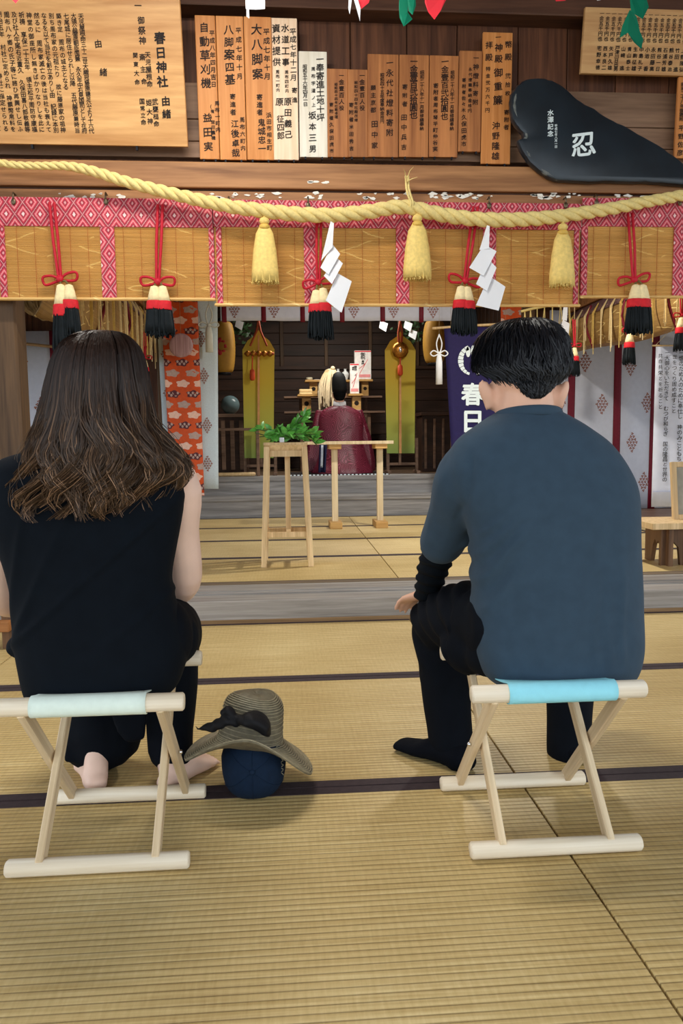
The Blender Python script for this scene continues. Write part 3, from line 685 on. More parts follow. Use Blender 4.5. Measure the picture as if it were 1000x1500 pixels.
for (dx, dz) in ((-.02, .05), (.03, .06), (.05, .01)): mb.strand([(c.x, YR+.04, zat(272)), (c.x+dx*.5, YR+.02, zat(272)+dz*.8), (c.x+dx, YR, zat(272)+dz)], .003)
mb.build('tie_cord', ROPE, rope, smooth=True)

def skirt(mb, top, h, r0, r1, n=90, sq=.6, rad=.0022, jag=.01):
    """bundle of threads hanging from top"""
    for k in range(n):
        a = random.uniform(0, 2*PI); q = math.sqrt(random.uniform(.25, 1)); e = random.uniform(-jag, jag)
        x0, y0 = math.cos(a)*r0*q, math.sin(a)*r0*q*sq; x1, y1 = math.cos(a)*r1*q, math.sin(a)*r1*q*sq
        pts = [(top.x+x0+(x1-x0)*s**.7, top.y+y0+(y1-y0)*s**.7, top.z-(h+e)*s) for s in (0, .12, .35, .7, 1)]
        mb.strand(pts, rad, .8)
    return mb
for (x, y0, y1, w_, lab) in ((387, 321, 415, 19, 'yellow straw tassel on the rope, leftmost of three'), (611, 317, 410, 20, 'yellow straw tassel on the rope, middle of three below the knot'), (824, 330, 420, 18.5, 'yellow straw tassel on the rope, rightmost of three')):
    a, b = at(x, y0, YR-.01), at(x, y1, YR-.01); h = a.z-b.z; r1 = w_/1075*YR*1.02
    t = thing('yellow_tassel', lab, 'tassel', tuple(b), group='yellow tassels on the rope')
    mb = MB().ell(a+V((0, 0, -.01)), (.026, .022, .02)); mb.tube([a+V((0, 0, .012)), a], .007, 8); mb.build('head', YTAS, t, smooth=True)
    MB().lathe(a+V((0, 0, -.04)), [(.022, .012), (.027, .008), (.027, -.006), (.024, -.01)], 16).build('binding', plain('gold_binding', rgb(214, 176, 84), .5, .1, 60), t, smooth=True)
    mb = MB(); n = 22
    mb.loft([[V((a.x+math.cos(2*PI*k/n)*r*(1+.05*(k % 2)), a.y+math.sin(2*PI*k/n)*r*.6*(1+.05*(k % 2)), a.z-.03-q*(h-.035))) for k in range(n)] for q, r in ((0, .022), (.15, r1*.62), (.45, r1*.82), (.8, r1*.95), (.985, r1*.97))])
    skirt(mb, a+V((0, 0, -.03)), h-.03, .022, r1, 130, .62, .0034, .006); mb.build('skirt', YTAS, t, smooth=True)

def shide(pxs, Y, label, group, sc_=1.):
    """zigzag folded paper streamer: quads in photograph outline, each fold set at its own depth"""
    a = at(pxs[0][0][0], pxs[0][0][1], Y); t = thing('paper_streamer', label, 'streamer', tuple(a), group=group)
    for k, q in enumerate(pxs):
        mb = MB(); yy = Y-.006*k
        P0 = [at(x, y, yy+(.012 if i in (0, 3) else -.01)) for i, (x, y) in enumerate(q)]
        mb.add(P0+[p+V((0, .0015, 0)) for p in P0], [(0, 1, 2, 3), (7, 6, 5, 4), (0, 4, 5, 1), (1, 5, 6, 2), (2, 6, 7, 3), (3, 7, 4, 0)])
        mb.build('fold', PAPER, t)
    return t
shide([[(484, 324), (489, 327), (487, 362), (470, 382)], [(487, 358), (498, 372), (481, 402), (469, 392)], [(494, 378), (502, 386), (486, 416), (474, 404)], [(494, 400), (515, 412), (500, 458), (477, 440)]],
      YR-.05, 'white zigzag paper streamer on the rope beside the middle-left tassel cord', 'white zigzag papers on the rope')
shide([[(713, 330), (717, 331), (716, 364), (702, 366)], [(709, 358), (727, 368), (708, 404), (687, 392)], [(714, 378), (727, 392), (713, 426), (697, 416)], [(716, 404), (740, 420), (730, 455), (697, 447)]],
      YR-.05, 'white zigzag paper streamer on the rope beside the short black hair', 'white zigzag papers on the rope')

# =================================================================== bamboo blinds across the front
YBL = 3.93
def blind(label, xl, xr, ytop, yband, ybot, strips, hooks):
    a, b = at(xl, ybot, YBL), at(xr, ybot, YBL); xm = (xl+xr)/2
    z0, z1, zb_ = at(xm, ybot, YBL).z, at(xm, ytop, YBL).z, at(xm, yband, YBL).z
    t = thing('bamboo_blind', label, 'blind', ((a.x+b.x)/2, YBL, z0), group='bamboo blinds with red brocade edges')
    mb = MB(); n = int((zb_+.02-z0)/.0062); hz = (zb_+.02-z0)/n
    for k in range(n):
        zc = z0+(k+.5)*hz; bow = .004*math.sin(k*.6)
        mb.add([(a.x, YBL+.004, zc-hz/2), (b.x, YBL+.004, zc-hz/2), (b.x, YBL-.0015, zc), (a.x, YBL-.0015, zc), (b.x, YBL+.004, zc+hz/2), (a.x, YBL+.004, zc+hz/2), (a.x, YBL+.006, zc), (b.x, YBL+.006, zc)],
               [(0, 1, 2, 3), (3, 2, 4, 5), (5, 4, 7, 6), (6, 7, 1, 0), (0, 3, 5, 6), (1, 7, 4, 2)])
    o = mb.build('slats', BAMB, t); o['kind'] = 'stuff'
    MB().tube([(a.x, YBL, z0), (b.x, YBL, z0)], .009, 8).build('bottom_rod', BAMB, t, smooth=True)
    box('brocade_band', (a.x-.002, YBL-.008, zb_), (b.x+.002, YBL+.010, z1), BROC, t, bev=.002)
    for s0, s1 in strips:
        p, q = at(s0, (ytop+ybot)/2, YBL), at(s1, (ytop+ybot)/2, YBL)
        box('brocade_strip', (p.x, YBL-.006, z0-.006), (q.x, YBL+.009, zb_), BROC, t, bev=.002)
    k = a.x+.06
    mb = MB()
    while k < b.x-.02:
        mb.beam((k, YBL-.003, z0), (k, YBL-.003, zb_), .0016, .0016); k += .088
    mb.build('stitching', plain('stitch_thread', rgb(176, 96, 50), .8), t)
    for hx in hooks:
        h = at(hx, ytop+2, YBL-.01); mb = MB().tube([h+V((0, .03, .03)), h+V((0, .0, .032)), h+V((0, -.008, .012)), h+V((0, 0, -.006)), h+V((0, .008, .004))], .0045, 6)
        mb.ell(h+V((0, -.004, -.012)), (.012, .006, .016)); mb.build('hook', IRON, t, smooth=True)
    return t
blind('front bamboo blind with red brocade edging at the left, behind the first two tassel cords', -120, 313.8, 290, 332, 438, ((-120, -112), (-2, 8), (147.5, 168.5), (306, 313.5)), (20, 155, 290))
blind('long front bamboo blind with red brocade edging in the middle below the rope', 316.4, 847.6, 296, 335, 447, ((317, 325), (445, 463), (580, 599), (707, 726), (840, 847)), (335, 451, 716, 828))
blind('front bamboo blind with red brocade edging at the right edge, behind the last tassel cord', 851, 1130, 292, 333, 435, ((851, 860), (986, 1004), (1120, 1130)), (873, 995))

def cord_tassel(name, label, xc, ytop, xb, yb, tas, Y, scale=1., group='red cords with black tassels', skew=0, z_attach=None):
    """double red cord, bow, two tassels banded cream, red and black"""
    B = at(xb, yb, Y); T = at(xc, ytop, Y); k = scale
    t = thing(name, label, 'tassel', tuple(at(tas[0][0], tas[0][3], Y)), group=group)
    for s in (-1, 1):
        MB().tube([T+V((s*.012*k, .01, 0)), T*.5+B*.5+V((s*.012*k, 0, 0)), B+V((s*.006*k, -.004, 0))], .0075*k, 8).build('cord', RED, t, smooth=True)
    mb = MB()
    for s in (-1, 1):
        L_ = .082*k; tl = skew*s
        loop = [V((0, 0, 0)), V((s*L_*.45, -.008, .020*k+tl*.5)), V((s*L_*.95, -.006, .022*k+tl)), V((s*L_*1.05, 0, .004*k+tl)), V((s*L_*.9, .006, -.016*k+tl)), V((s*L_*.4, .004, -.012*k+tl*.4)), V((0, 0, -.004))]
        pts = spl([B+p for p in loop], 22); mb.tube([V(p) for p in pts], .0068*k, 7)
    mb.ell(B+V((0, -.006, 0)), (.019*k, .015*k, .017*k)); mb.build('bow', RED, t, smooth=True)
    for (x, w_, y0, y1) in tas:
        a, b = at(x, y0, Y-.012), at(x, y1, Y-.012); h = a.z-b.z; r = w_/1075*Y
        ts = MB().tube([B+V((0, 0, -.01)), B*.4+a*.6+V((0, 0, .01)), a], .006*k, 6).build('tassel_loop', plain('olive_loop', rgb(110, 92, 50), .7), t, smooth=True)
        n = 20
        def rg(q, rad): return [V((a.x+math.cos(2*PI*i/n)*rad*(1+.05*(i % 2)), a.y+math.sin(2*PI*i/n)*rad*.7*(1+.05*(i % 2)), a.z-q*h)) for i in range(n)]
        MB().loft([rg(-.02, r*.12), rg(.0, r*.34), rg(.06, r*.42), rg(.18, r*.56), rg(.31, r*.68)]).build('cream_cap', CRMT, t, smooth=True)
        MB().loft([rg(.29, r*.70), rg(.31, r*.74), rg(.45, r*.80), rg(.47, r*.76)]).build('red_band', REDT, t, smooth=True)
        mb = MB().loft([rg(.45, r*.7), rg(.55, r*.74), rg(.75, r*.86), rg(.93, r*.9)])
        skirt(mb, V((a.x, a.y, a.z-.44*h)), h*.55, r*.74, r*1.02, 70, .75, .0042*k, .012); mb.build('black_skirt', BLKT, t, smooth=True)
    return t
YT = 3.89
cord_tassel('cord_tassel', 'red cord with bow and black tassels, farthest left above the long brown hair', 75, 297, 88, 409, ((89, 15, 418, 515), (101, 15, 418, 492)), YT, skew=.012)
cord_tassel('cord_tassel', 'red cord with bow and black tassels just right of the long brown hair', 234, 300, 231, 413, ((226, 15, 420, 491), (238, 15, 420, 493)), YT)
cord_tassel('cord_tassel', 'red cord with bow and black tassels in front of the altar, by the left streamer', 467, 318, 466, 414, ((463, 15, 426, 494), (473, 15, 423, 496)), YT, scale=.92, skew=.014)
cord_tassel('cord_tassel', 'red cord with bow and black tassels just left of the short black hair', 697, 303, 681, 412, ((675, 15, 420, 488), (684, 15, 421, 490)), YT, skew=-.014)
cord_tassel('cord_tassel', 'red cord with bow and black tassels near the right edge of the blinds', 924, 312, 928, 410, ((931, 16, 418, 487), (941, 16, 418, 488)), YT, skew=.012)

# paper cut-outs hanging from a string under the ceiling
YP = 3.2
strg = MB(); strg.tube([at(-40, -16, YP), at(400, -10, YP), at(800, -14, YP), at(1050, -18, YP)], .002, 6)
tag(strg.build('streamer_string', plain('white_string', rgb(220, 220, 210), .8), smooth=True), 'thin string under the ceiling that carries the paper cut-outs', 'string')
def cutout(label, mat, pieces, Y=YP, cat='paper'):
    t = thing('paper_cutout', label, cat, tuple(at(*pieces[0][-1], Y)), group='coloured paper cut-outs on the string')
    for k, ol_ in enumerate(pieces):
        yo = Y-.01*k; xs_ = [p[0] for p in ol_]; xm = sum(xs_)/len(xs_)
        MB().prism(ol_, lambda a, b, tt: tuple(at(a, b, yo+.0012*abs(a-xm)+tt)), 0, .0015).build('sheet', mat, t)
cutout('pale square of paper hanging at the top edge above the orange boards', PAPER, [[(359, -12), (388, -12), (388, 13), (375, 14), (360, 13)], [(361, 5), (364, 5), (365, 27), (361, 24)]])
cutout('red paper cut-out at the top edge, left of the small green one', REDP, [[(516, -14), (545, -14), (540, 4), (527, 15), (521, 8)]])
cutout('pair of white paper tails at the top edge beside the red cut-out', PAPER, [[(511, -10), (516, -10), (514, 8), (512, 21), (510, 12)], [(516, -8), (522, -8), (528, 12), (527, 31), (522, 12)]])
cutout('small twisted green paper cut-out between the two red ones', GREENP, [[(585, -10), (598, -10), (597, 18), (604, 28), (591, 39), (585, 26), (584, 10)], [(596, -10), (608, -10), (609, 8), (604, 22), (598, 16)]])
cutout('red paper cut-out right of the small green one', REDP, [[(621, -14), (655, -14), (653, 0), (645, 16), (636, 29), (627, 18), (622, 4)]])
cutout('large green paper cut-out hanging in front of the donor list', GREENP, [[(921, -12), (944, -12), (950, 10), (941, 28), (932, 22), (924, 18)], [(922, 14), (932, 24), (937, 46), (942, 58), (939, 72), (928, 62), (919, 48), (907, 56), (911, 38)]])
cutout('corner of red paper at the top edge far left', REDP, [[(8, -14), (34, -14), (28, -1), (23, 5), (17, -1)]])
cutout('corner of red paper at the top edge over the black slab', REDP, [[(806, -14), (832, -14), (828, 1), (814, 2)]])
cutout('corner of white paper at the top edge over the donor list', PAPER, [[(872, -14), (882, -14), (879, 0), (874, 1)]])

# =================================================================== inner hangings
def crest_pts():
    """diamond of small leaf marks, unit height"""
    out = []
    rowsn = [1, 2, 3, 4, 3, 2, 1]
    for j, n in enumerate(rowsn):
        zc = .5-(j+.5)/len(rowsn)
        for i in range(n): out.append(((i-(n-1)/2)*.165, zc))
    return out
CP = crest_pts()
def crest(parent, fn, u, v, h, mat=None):
    """printed on cloth: fn(x,z)->point just in front of the cloth"""
    mb = MB()
    for (a, b) in CP:
        cx, cz = u+a*h, v+b*h; r = h*.058; an_ = random.uniform(0, PI)
        for k in range(3):
            q = an_+k*2.094; px, pz = cx+math.cos(q)*r*.7, cz+math.sin(q)*r*.7
            pts = [fn(px+math.cos(q+i*1.257)*r*.62, pz+math.sin(q+i*1.257)*r*.62) for i in range(5)]
            mb.add(pts, [(0, 1, 2, 3, 4)])
    o = mb.build('crest', mat or CREST, parent); o['kind'] = 'stuff'
def curtain(label, x0, x1, z0, z1, Y, mat, strips=(), crests=(), amp=.012, fold=7., group=None, name='curtain', th=.003, cat='curtain', ch=.16, sw=.05, x0b=None, x1b=None):
    """hanging cloth between x0..x1 with soft folds"""
    x0b = x0 if x0b is None else x0b; x1b = x1 if x1b is None else x1b; ph_ = random.uniform(0, 6)
    def yo(x, z): s = (z1-z)/max(z1-z0, .01); return amp*(.35+.65*s)*(math.sin(x*fold+ph_)+.4*math.sin(x*fold*2.3+ph_*2))
    def fn(u, v):
        xa, xb = x0+(x0b-x0)*v, x1+(x1b-x1)*v
        x = xa+(xb-xa)*u; z = z1+(z0-z1)*v; return (x, Y+yo(x, z), z)
    t = thing(name, label, cat, ((x0+x1)/2, Y, z0), group=group)
    nu = max(6, int((x1-x0)*22)); MB().sheet(fn, nu, 8, -th).build('cloth', mat, t, smooth=True)
    for s in strips:
        MB().sheet(lambda u, v, s=s: (s-sw/2+sw*u, Y+yo(s-sw/2+sw*u, z1+(z0-.02-z1)*v)-.006, z1+(z0-.015-z1)*v), 3, 8, -.003).build('ribbon', DRED, t, smooth=True)
    for (cx, cz) in crests: crest(t, lambda x, z: (x, Y+yo(x, z)-.007, z), cx, cz, ch)
    return t
# valance over the altar
YV = 8.0
zc0, zc1 = at(500, 470, YV).z, at(500, 440, YS).z+.2
sx = [at(x, 455, YV).x for x in (328, 386, 443, 501, 560, 617, 676)]
cr = [(at(x, 452, YV).x, at(500, 453, YV).z) for x in (343, 401, 460, 518, 576, 634)]
curtain('white valance with crests and dark red ribbons over the altar opening', sx[0]-.04, sx[-1]+.14, zc0, zc1, YV, WCLOTH, sx, cr, amp=.012, fold=9, ch=.19, sw=.05)
# long white curtains at the far end of the aisles
YC = 8.5
def P2(x, y, Y): p = at(x, y, Y); return (p.x, p.z)
a = at(800, 745, YC); b = at(1035, 745, YC)
curtain('long white curtains with crests and red ribbons at the far end, right of the altar', a.x, b.x, at(935, 745, YC).z, at(935, 455, YC).z, YC, WCLOTH,
        [at(x, 600, YC).x for x in (837, 902, 958, 1012)], [P2(x, y, YC) for x, y in ((857, 530), (881, 592), (820, 590), (922, 536), (948, 590), (924, 648), (943, 706), (870, 660), (985, 650), (985, 540))], amp=.03, fold=6, ch=.24, sw=.085)
a = at(-60, 700, YC); b = at(82, 700, YC)
curtain('long white curtain with crests at the far left behind the long brown hair', a.x, b.x, at(50, 790, YC).z, at(50, 485, YC).z, YC, WCLOTH,
        [at(83, 600, YC).x], [P2(x, y, YC) for x, y in ((31, 530), (60, 597), (36, 655), (0, 600), (60, 720))], amp=.015, fold=6, ch=.24, sw=.08)
pb = MB().tube([at(-10, 502, YC-.15), at(30, 503, YC-.15), at(80, 508, YC-.15)], .016, 8)
tag(pb.build('bamboo_pole', plain('bamboo_pole', rgb(176, 140, 96), .5), smooth=True), 'thin bamboo pole across the far left curtain', 'pole')
# cloth with writing at the right edge
YTC = 6.3
p0, p1 = at(957, 620, YTC), at(1022, 620, YTC)
z0, z1 = at(985, 742, YTC).z, at(985, 507, YTC).z
t = curtain('white cloth with four columns of handwriting hanging at the right edge', p0.x, p1.x, z0, z1, YTC, WCLOTH, amp=.006, fold=7, name='text_hanging', cat='hanging', x0b=p0.x+.0)
mb = MB(); fnc = lambda x, y: tuple(at(x, y, YTC-.016))
for s, x, y0, y1, sz, dx in (('一世のため人のために奉仕し　神のみこともち', 998, 513, 676, 8.5, -4), ('世をつくり固め成すこと', 988, 519, 606, 8, -1.5), ('一大御心をいただきて　むつび和らぎ　国の隆昌と世界の', 977, 513, 706, 8, -4), ('共存共栄とを祈ること', 967, 517, 600, 7.5, 0)):
    column(mb, s, fnc, x, y0, y1, sz*.95, off=.008, dx=dx)
mb.build('lettering', INK, t)['kind'] = 'stuff'
za = at(985, 720, YTC).z; box('hem_seam', (p0.x+.005, YTC-.012, za), (p1.x-.005, YTC-.009, za+.008), plain('grey_seam', rgb(186, 190, 214), .8), t)
MB().tube([(p0.x-.03, YTC, z1+.004), (p1.x+.03, YTC, z1+.004)], .008, 8).build('rod', W_STAND, t, smooth=True)
MB().strand([(p0.x, YTC, z1+.01), (p0.x+.12, YTC, z1+.13), (p0.x+.24, YTC, z1+.25)], .002, 1).build('hanging_thread', CRMT, t)

# gathered old blinds along both aisles, with straw strands
def aisle_blind(label, X, y0, y1, zb0, zb1, ztop, side, n):
    t = thing('gathered_blind', label, 'blind', (X, (y0+y1)/2, min(zb0, zb1)), group='old gathered blinds along the aisles')
    def fn(u, v):
        zb_ = zb0+(zb1-zb0)*u; s = v
        bul = .10*math.sin(PI*min(1, s*1.0))**.8
        return (X-side*bul, y0+(y1-y0)*u, ztop+(zb_-ztop)*s+.02*math.sin(u*9)*s)
    MB().sheet(fn, 40, 12, .006).build('panel', BAMBD, t, smooth=True)
    def fb(u, v): p = fn(u, v*.30); return (p[0]-side*.012, p[1], p[2])
    MB().sheet(fb, 30, 4, .004).build('brocade_band', BROCD, t, smooth=True)
    for k in range(n):
        u = (k+.5)/n
        p = V(fn(u, .12)); q = V(fn(u, .55)); r = V(fn(u, 1.)); of = V((-side*.025, 0, 0))
        if k % 4 == 1:
            MB().tube([p+of, q+of, r+of*1.5], .014, 6).build('red_ribbon', DRED, t, smooth=True)
        mb = MB()
        for j in range(4):
            dy = random.uniform(-.03, .03); e = random.uniform(-.08, .12)
            xo = X-side*(.125+.02*j/4); mb.strand([tuple(p+of*1.3), (xo, p.y, p.z-.1), (xo, q.y+dy*.6, q.z), (xo, r.y+dy, r.z+e)], .006, .8)
        mb.build('straw_strand', CRMT if k % 3 else YTAS, t)
    return t
aisle_blind('gathered straw blind with hanging strands along the right aisle behind the short black hair', XR, 4.7, YS, 1.80, 1.90, 2.36, 1, 17)
aisle_blind('gathered straw blind with hanging strands along the left aisle above the long brown hair', XL, 4.6, 8.0, 1.72, 1.80, 2.36, -1, 15)
# swagged straw bundle at the far left
t = thing('straw_bundle', 'gathered bundle of old straw blind hanging at the far left over the curtain', 'bundle', tuple(at(55, 468, 7.2)))
A, B_ = at(24, 436, 7.2), at(78, 436, 7.2)
mb = MB()
for k in range(160):
    u = random.random(); q = random.random()
    s0 = A.lerp(B_, u*.9); e = at(66+random.uniform(-6, 10), 466+random.uniform(-10, 4), 7.2-.1*random.random()); m_ = s0.lerp(e, .5)+V((random.uniform(-.05, .05), -.08*q, -.03))
    mb.strand([tuple(p) for p in spl([s0+V((0, -.05*q, .1)), m_, e], 7)], .007, .7)
mb.build('straw', plain('dry_straw', rgb(170, 140, 96), .8, .25, 30), t)['kind'] = 'stuff'
mb = MB().ell(at(24, 443, 7.1), (.035, .03, .05)); mb.build('brocade_knot', BROC, t, smooth=True)
hang(t, A); hang(t, B_)
# loose strands and an inner rope hanging across both sides of the altar front
for lab, pts, n, Y in (('thin inner straw rope with strands, left of the altar above the long brown hair', [(176, 436), (190, 444), (206, 454), (222, 458)], 6, 7.8), ('thin inner straw rope with strands, right of the altar behind the short black hair', [(764, 456), (780, 452), (800, 448), (822, 441), (845, 436)], 7, 7.6)):
    t = thing('inner_rope', lab, 'rope', tuple(at(*pts[1], Y)), group='thin inner straw ropes')
    P_ = [V(p) for p in spl([at(x, y, Y) for x, y in pts], 16)]; MB().tube(P_, .014, 7).build('strand_core', ROPE, t, smooth=True); hang(t, P_[0]); hang(t, P_[-1])
    for k in range(n):
        p = P_[int((k+.5)/n*15)]; mb = MB()
        for j in range(3): mb.strand([tuple(p), (p.x+random.uniform(-.02, .02), p.y, p.z-.16), (p.x+random.uniform(-.04, .04), p.y, p.z-.34)], .005, .7)
        mb.build('straw_strand', ROPE, t)
t = shide([[(186, 444), (190, 448), (191, 466), (183, 462)], [(186, 460), (193, 466), (191, 486), (182, 480)], [(186, 478), (199, 490), (195, 509), (184, 500)]], 7.4, 'small white zigzag paper above the long brown hair, left of the orange banner', 'small inner zigzag papers'); hang(t, at(186, 444, 7.412))
t = shide([[(116, 437), (122, 437), (125, 454), (117, 452)], [(117, 448), (125, 452), (126, 466), (118, 462)]], 7.0, 'small white paper hanging right of the far left tassels', 'small inner zigzag papers'); hang(t, at(117, 437, 7.012))
t = shide([[(827, 440), (831, 442), (831, 458), (824, 456)], [(825, 452), (831, 456), (830, 470), (823, 468)], [(824, 468), (834, 474), (832, 496), (819, 490)]], 7.2, 'small white zigzag paper behind the right of the short black hair', 'small inner zigzag papers'); hang(t, at(827, 440, 7.212))
def small_tassel(label, x, w_, y0, y1, Y):
    t = cord_tassel('small_tassel', label, x, y0-42, x, y0-4, ((x, w_, y0, y1),), Y, scale=.75, group='small black tassels along the aisles'); hang(t, at(x, y0-42, Y), r=.004); return t
small_tassel('small black tassel right behind the black-haired person\'s ear', 841, 9, 510, 551, 6.8)
small_tassel('small black tassel below the right gathered blind, left of the written cloth', 922, 10, 488, 534, 6.1)
small_tassel('small black tassel at the right edge above the written cloth', 998, 11, 466, 514, 5.6)
small_tassel('small black tassel at the right edge of the long brown hair', 212, 7, 528, 562, 7.0)

# banners left of the altar
YO = 7.85
def flat_banner(name, label, pxq, Y, mat, th=.006, amp=.008, cat='banner'):
    (xa, ya), (xb, yb), (xc, yc), (xd, yd) = pxq     # tl, tr, br, bl
    A, B, Cc, D = (at(x, y, Y) for x, y in pxq); ph_ = random.uniform(0, 6)
    def fn(u, v):
        p = (A.lerp(B, u)).lerp(D.lerp(Cc, u), v); p.y = Y+amp*math.sin(u*7+ph_+v*1.5); return p
    t = thing(name, label, cat, tuple((Cc+D)/2)); MB().sheet(fn, 14, 12, -th).build('cloth', mat, t, smooth=True)
    return t, fn
t, fnb = flat_banner('white_damask_banner', 'white damask banner with crests hanging behind the orange brocade banner', [(226, 400), (318, 400), (320, 716), (243, 716)], YO+.06, WDAMASK)
for u, v in ((.12, .37), (.72, .30), (.76, .47), (.13, .55), (.80, .70), (.80, .88), (.15, .8)):
    q = fnb(u, v); crest(t, lambda x, z, q=q: (x, q.y-.012, z), q.x, q.z, .17)
t, fnb = flat_banner('orange_brocade_banner', 'orange brocade banner with rows of pale clouds left of the altar', [(233, 400), (288, 400), (299, 726), (251, 726)], YO, ORANGE)
def cloud(mb, c, w_, h_, dy):
    pts = []
    for k in range(26):
        a_ = 2*PI*k/26; r = 1+.16*math.cos(5*a_+.6); pts.append(fnb_pt(c, math.cos(a_)*w_/2*r, math.sin(a_)*h_/2*r, dy))
    mb.add(pts, [tuple(range(26))])
def fnb_pt(c, du, dv, dy): q = fnb(min(1, max(0, c[0]+du)), min(1, max(0, c[1]+dv))); return (q.x, q.y-dy, q.z)
j = 0; v_ = .02
while v_ < .99:
    dark = j % 3 == 2
    for u in ((.22, .78) if j % 2 else (.0, .5, 1.0)):
        mb = MB(); cloud(mb, (u, v_), .36, .032, .0075); mb.build('cloud_motif', CLOUDL if dark else (CLOUDP if j % 3 else CLOUDD), t)
        if dark:
            mb = MB()
            for k in range(5): cloud(mb, (u+(k-2)*.062, v_+(.005 if k % 2 else -.005)), .065, .012, .0085)
            mb.build('cloud_scroll', CLOUDD, t)['kind'] = 'stuff'
    j += 1; v_ += .047
box('hem_bar', fnb(0, 1)-V((0, .012, 0)), fnb(1, 1)+V((0, .006, .03)), CLOUDP, t)
# piece of the same brocade seen right of the altar
t2, fnb2 = flat_banner('orange_brocade_banner', 'short visible piece of orange brocade right of the altar above the navy banner', [(733, 405), (776, 405), (776, 640), (733, 640)], 8.1, ORANGE)
fnb = fnb2
for j in range(9):
    for u in ((.25, .8) if j % 2 else (.0, .52, 1.0)):
        mb = MB(); cloud(mb, (u, .04+j*.06), .4, .038, .0075); mb.build('cloud_motif', (CLOUDD, CLOUDP, CLOUDL)[j % 3], t2)
# round disc in front of the orange banner
D_ = at(265, 506, YO-.12); t = thing('round_disc', 'round pinkish polished disc hanging before the orange banner', 'disc', tuple(D_-V((0, 0, .12))))
rings = []
for r_, yy in ((.02, .012), (.1, .012), (.118, .006), (.122, 0), (.116, -.008), (.09, -.012), (.03, -.014)):
    rings.append([V((D_.x+r_*math.cos(2*PI*k/32), D_.y+yy, D_.z+r_*math.sin(2*PI*k/32))) for k in range(32)])
MB().loft(rings).build('disc', wood('pink_disc_wood', rgb(150, 112, 116), rgb(190, 158, 160), 'z', freq=60, rough=.35), t, smooth=True)
hang(t, D_+V((0, 0, .115)), r=.002)
# white ornament tassels
def white_tassel(label, x, y0, yb, y1, w_, Y, m):
    T, B, E_ = at(x, y0, Y), at(x, yb, Y), at(x, y1, Y); k = w_/1075*Y
    t = thing('white_tassel', label, 'tassel', tuple(E_), group='white ornament tassels')
    mb = MB(); mb.tube([V(p) for p in spl([T, T+V((-k*.5, 0, (B.z-T.z)*.5)), B, T+V((k*.5, 0, (B.z-T.z)*.5)), T], 24)], .007, 6); mb.build('loop', m, t, smooth=True)
    mb = MB()
    for s in (-1, 1):
        mb.tube([V(p) for p in spl([B, B+V((s*k*1.0, 0, .03)), B+V((s*k*1.6, 0, .0)), B+V((s*k*1.0, 0, -.025)), B], 16)], .007, 6)
    mb.ell(B, (.018, .014, .018)); mb.build('bow', m, t, smooth=True)
    h0 = B.z-.06; mb = MB(); n = 16
    mb.loft([[V((B.x+math.cos(2*PI*i/n)*r_*(1+.06*(i % 2)), Y+math.sin(2*PI*i/n)*r_*.8, z)) for i in range(n)] for r_, z in ((k*.3, B.z-.01), (k*.45, h0+.02), (k*.5, h0), (k*.56, h0-.02), (k*.6, E_.z))])
    mb.build('thread_body', m, t, smooth=True); hang(t, T)
    return t
white_tassel('pale ornament tassel with bow hanging on the white damask banner', 305.5, 446, 476, 516, 9, YO-.06, plain('pale_silk', rgb(214, 216, 206), .6, .05))
white_tassel('white ornament tassel with bow hanging beside the navy banner', 643, 490, 518, 563, 8, 7.5, plain('white_silk', rgb(236, 238, 240), .6, .03))

# navy banner with crest
YN = 7.6
t, fnb = flat_banner('navy_banner', 'navy blue banner with a white wisteria crest and two white characters', [(650, 478), (748, 480), (750, 700), (663, 700)], YN, NAVY)
c0 = P2(692, 529, YN); mb = MB()
def crest_piece(pts): mb = MB(); mb.prism(pts, lambda a, b, tt: (c0[0]+a, YN-.018+tt, c0[1]+b), 0, .002); mb.build('crest_petal', INKW, t)
for s in (-1, 1):
    for k in range(9):
        a0, a1 = PI/2-s*(.34+k*.285), PI/2-s*(.34+(k+1)*.285-.035); ro, ri = .165-.002*k, .10+.006*abs(4-k)
        if k == 0: ri = .12
        pts = [(math.cos(a0+(a1-a0)*i/4)*ro, math.sin(a0+(a1-a0)*i/4)*ro) for i in range(5)] + [(math.cos(a1+(a0-a1)*i/4)*ri, math.sin(a1+(a0-a1)*i/4)*ri) for i in range(5)]
        crest_piece(pts)
for k in (-1, 0, 1):
    crest_piece([(k*.052+math.cos(i*PI/6)*.024, .105-.012*abs(k)+math.sin(i*PI/6)*.055) for i in range(12)])
crest_piece([(-.012, .03), (.012, .03), (.008, .055), (-.008, .055)])
for ch, x, y0, y1 in (('春', 692, 558, 597), ('日', 692, 598, 635)):
    mb = MB(); column(mb, ch, lambda x, y: tuple(at(x, y, YN-.016)), x, y0, y1, 37, off=.03, jit=0); mb.build('character', INKW, t)
MB().tube([at(634, 481, YN), at(690, 477, YN), at(752, 474, YN)], .014, 8).build('rod', W_STAND, t, smooth=True)
hang(t, at(660, 479, YN)); hang(t, at(740, 475, YN))

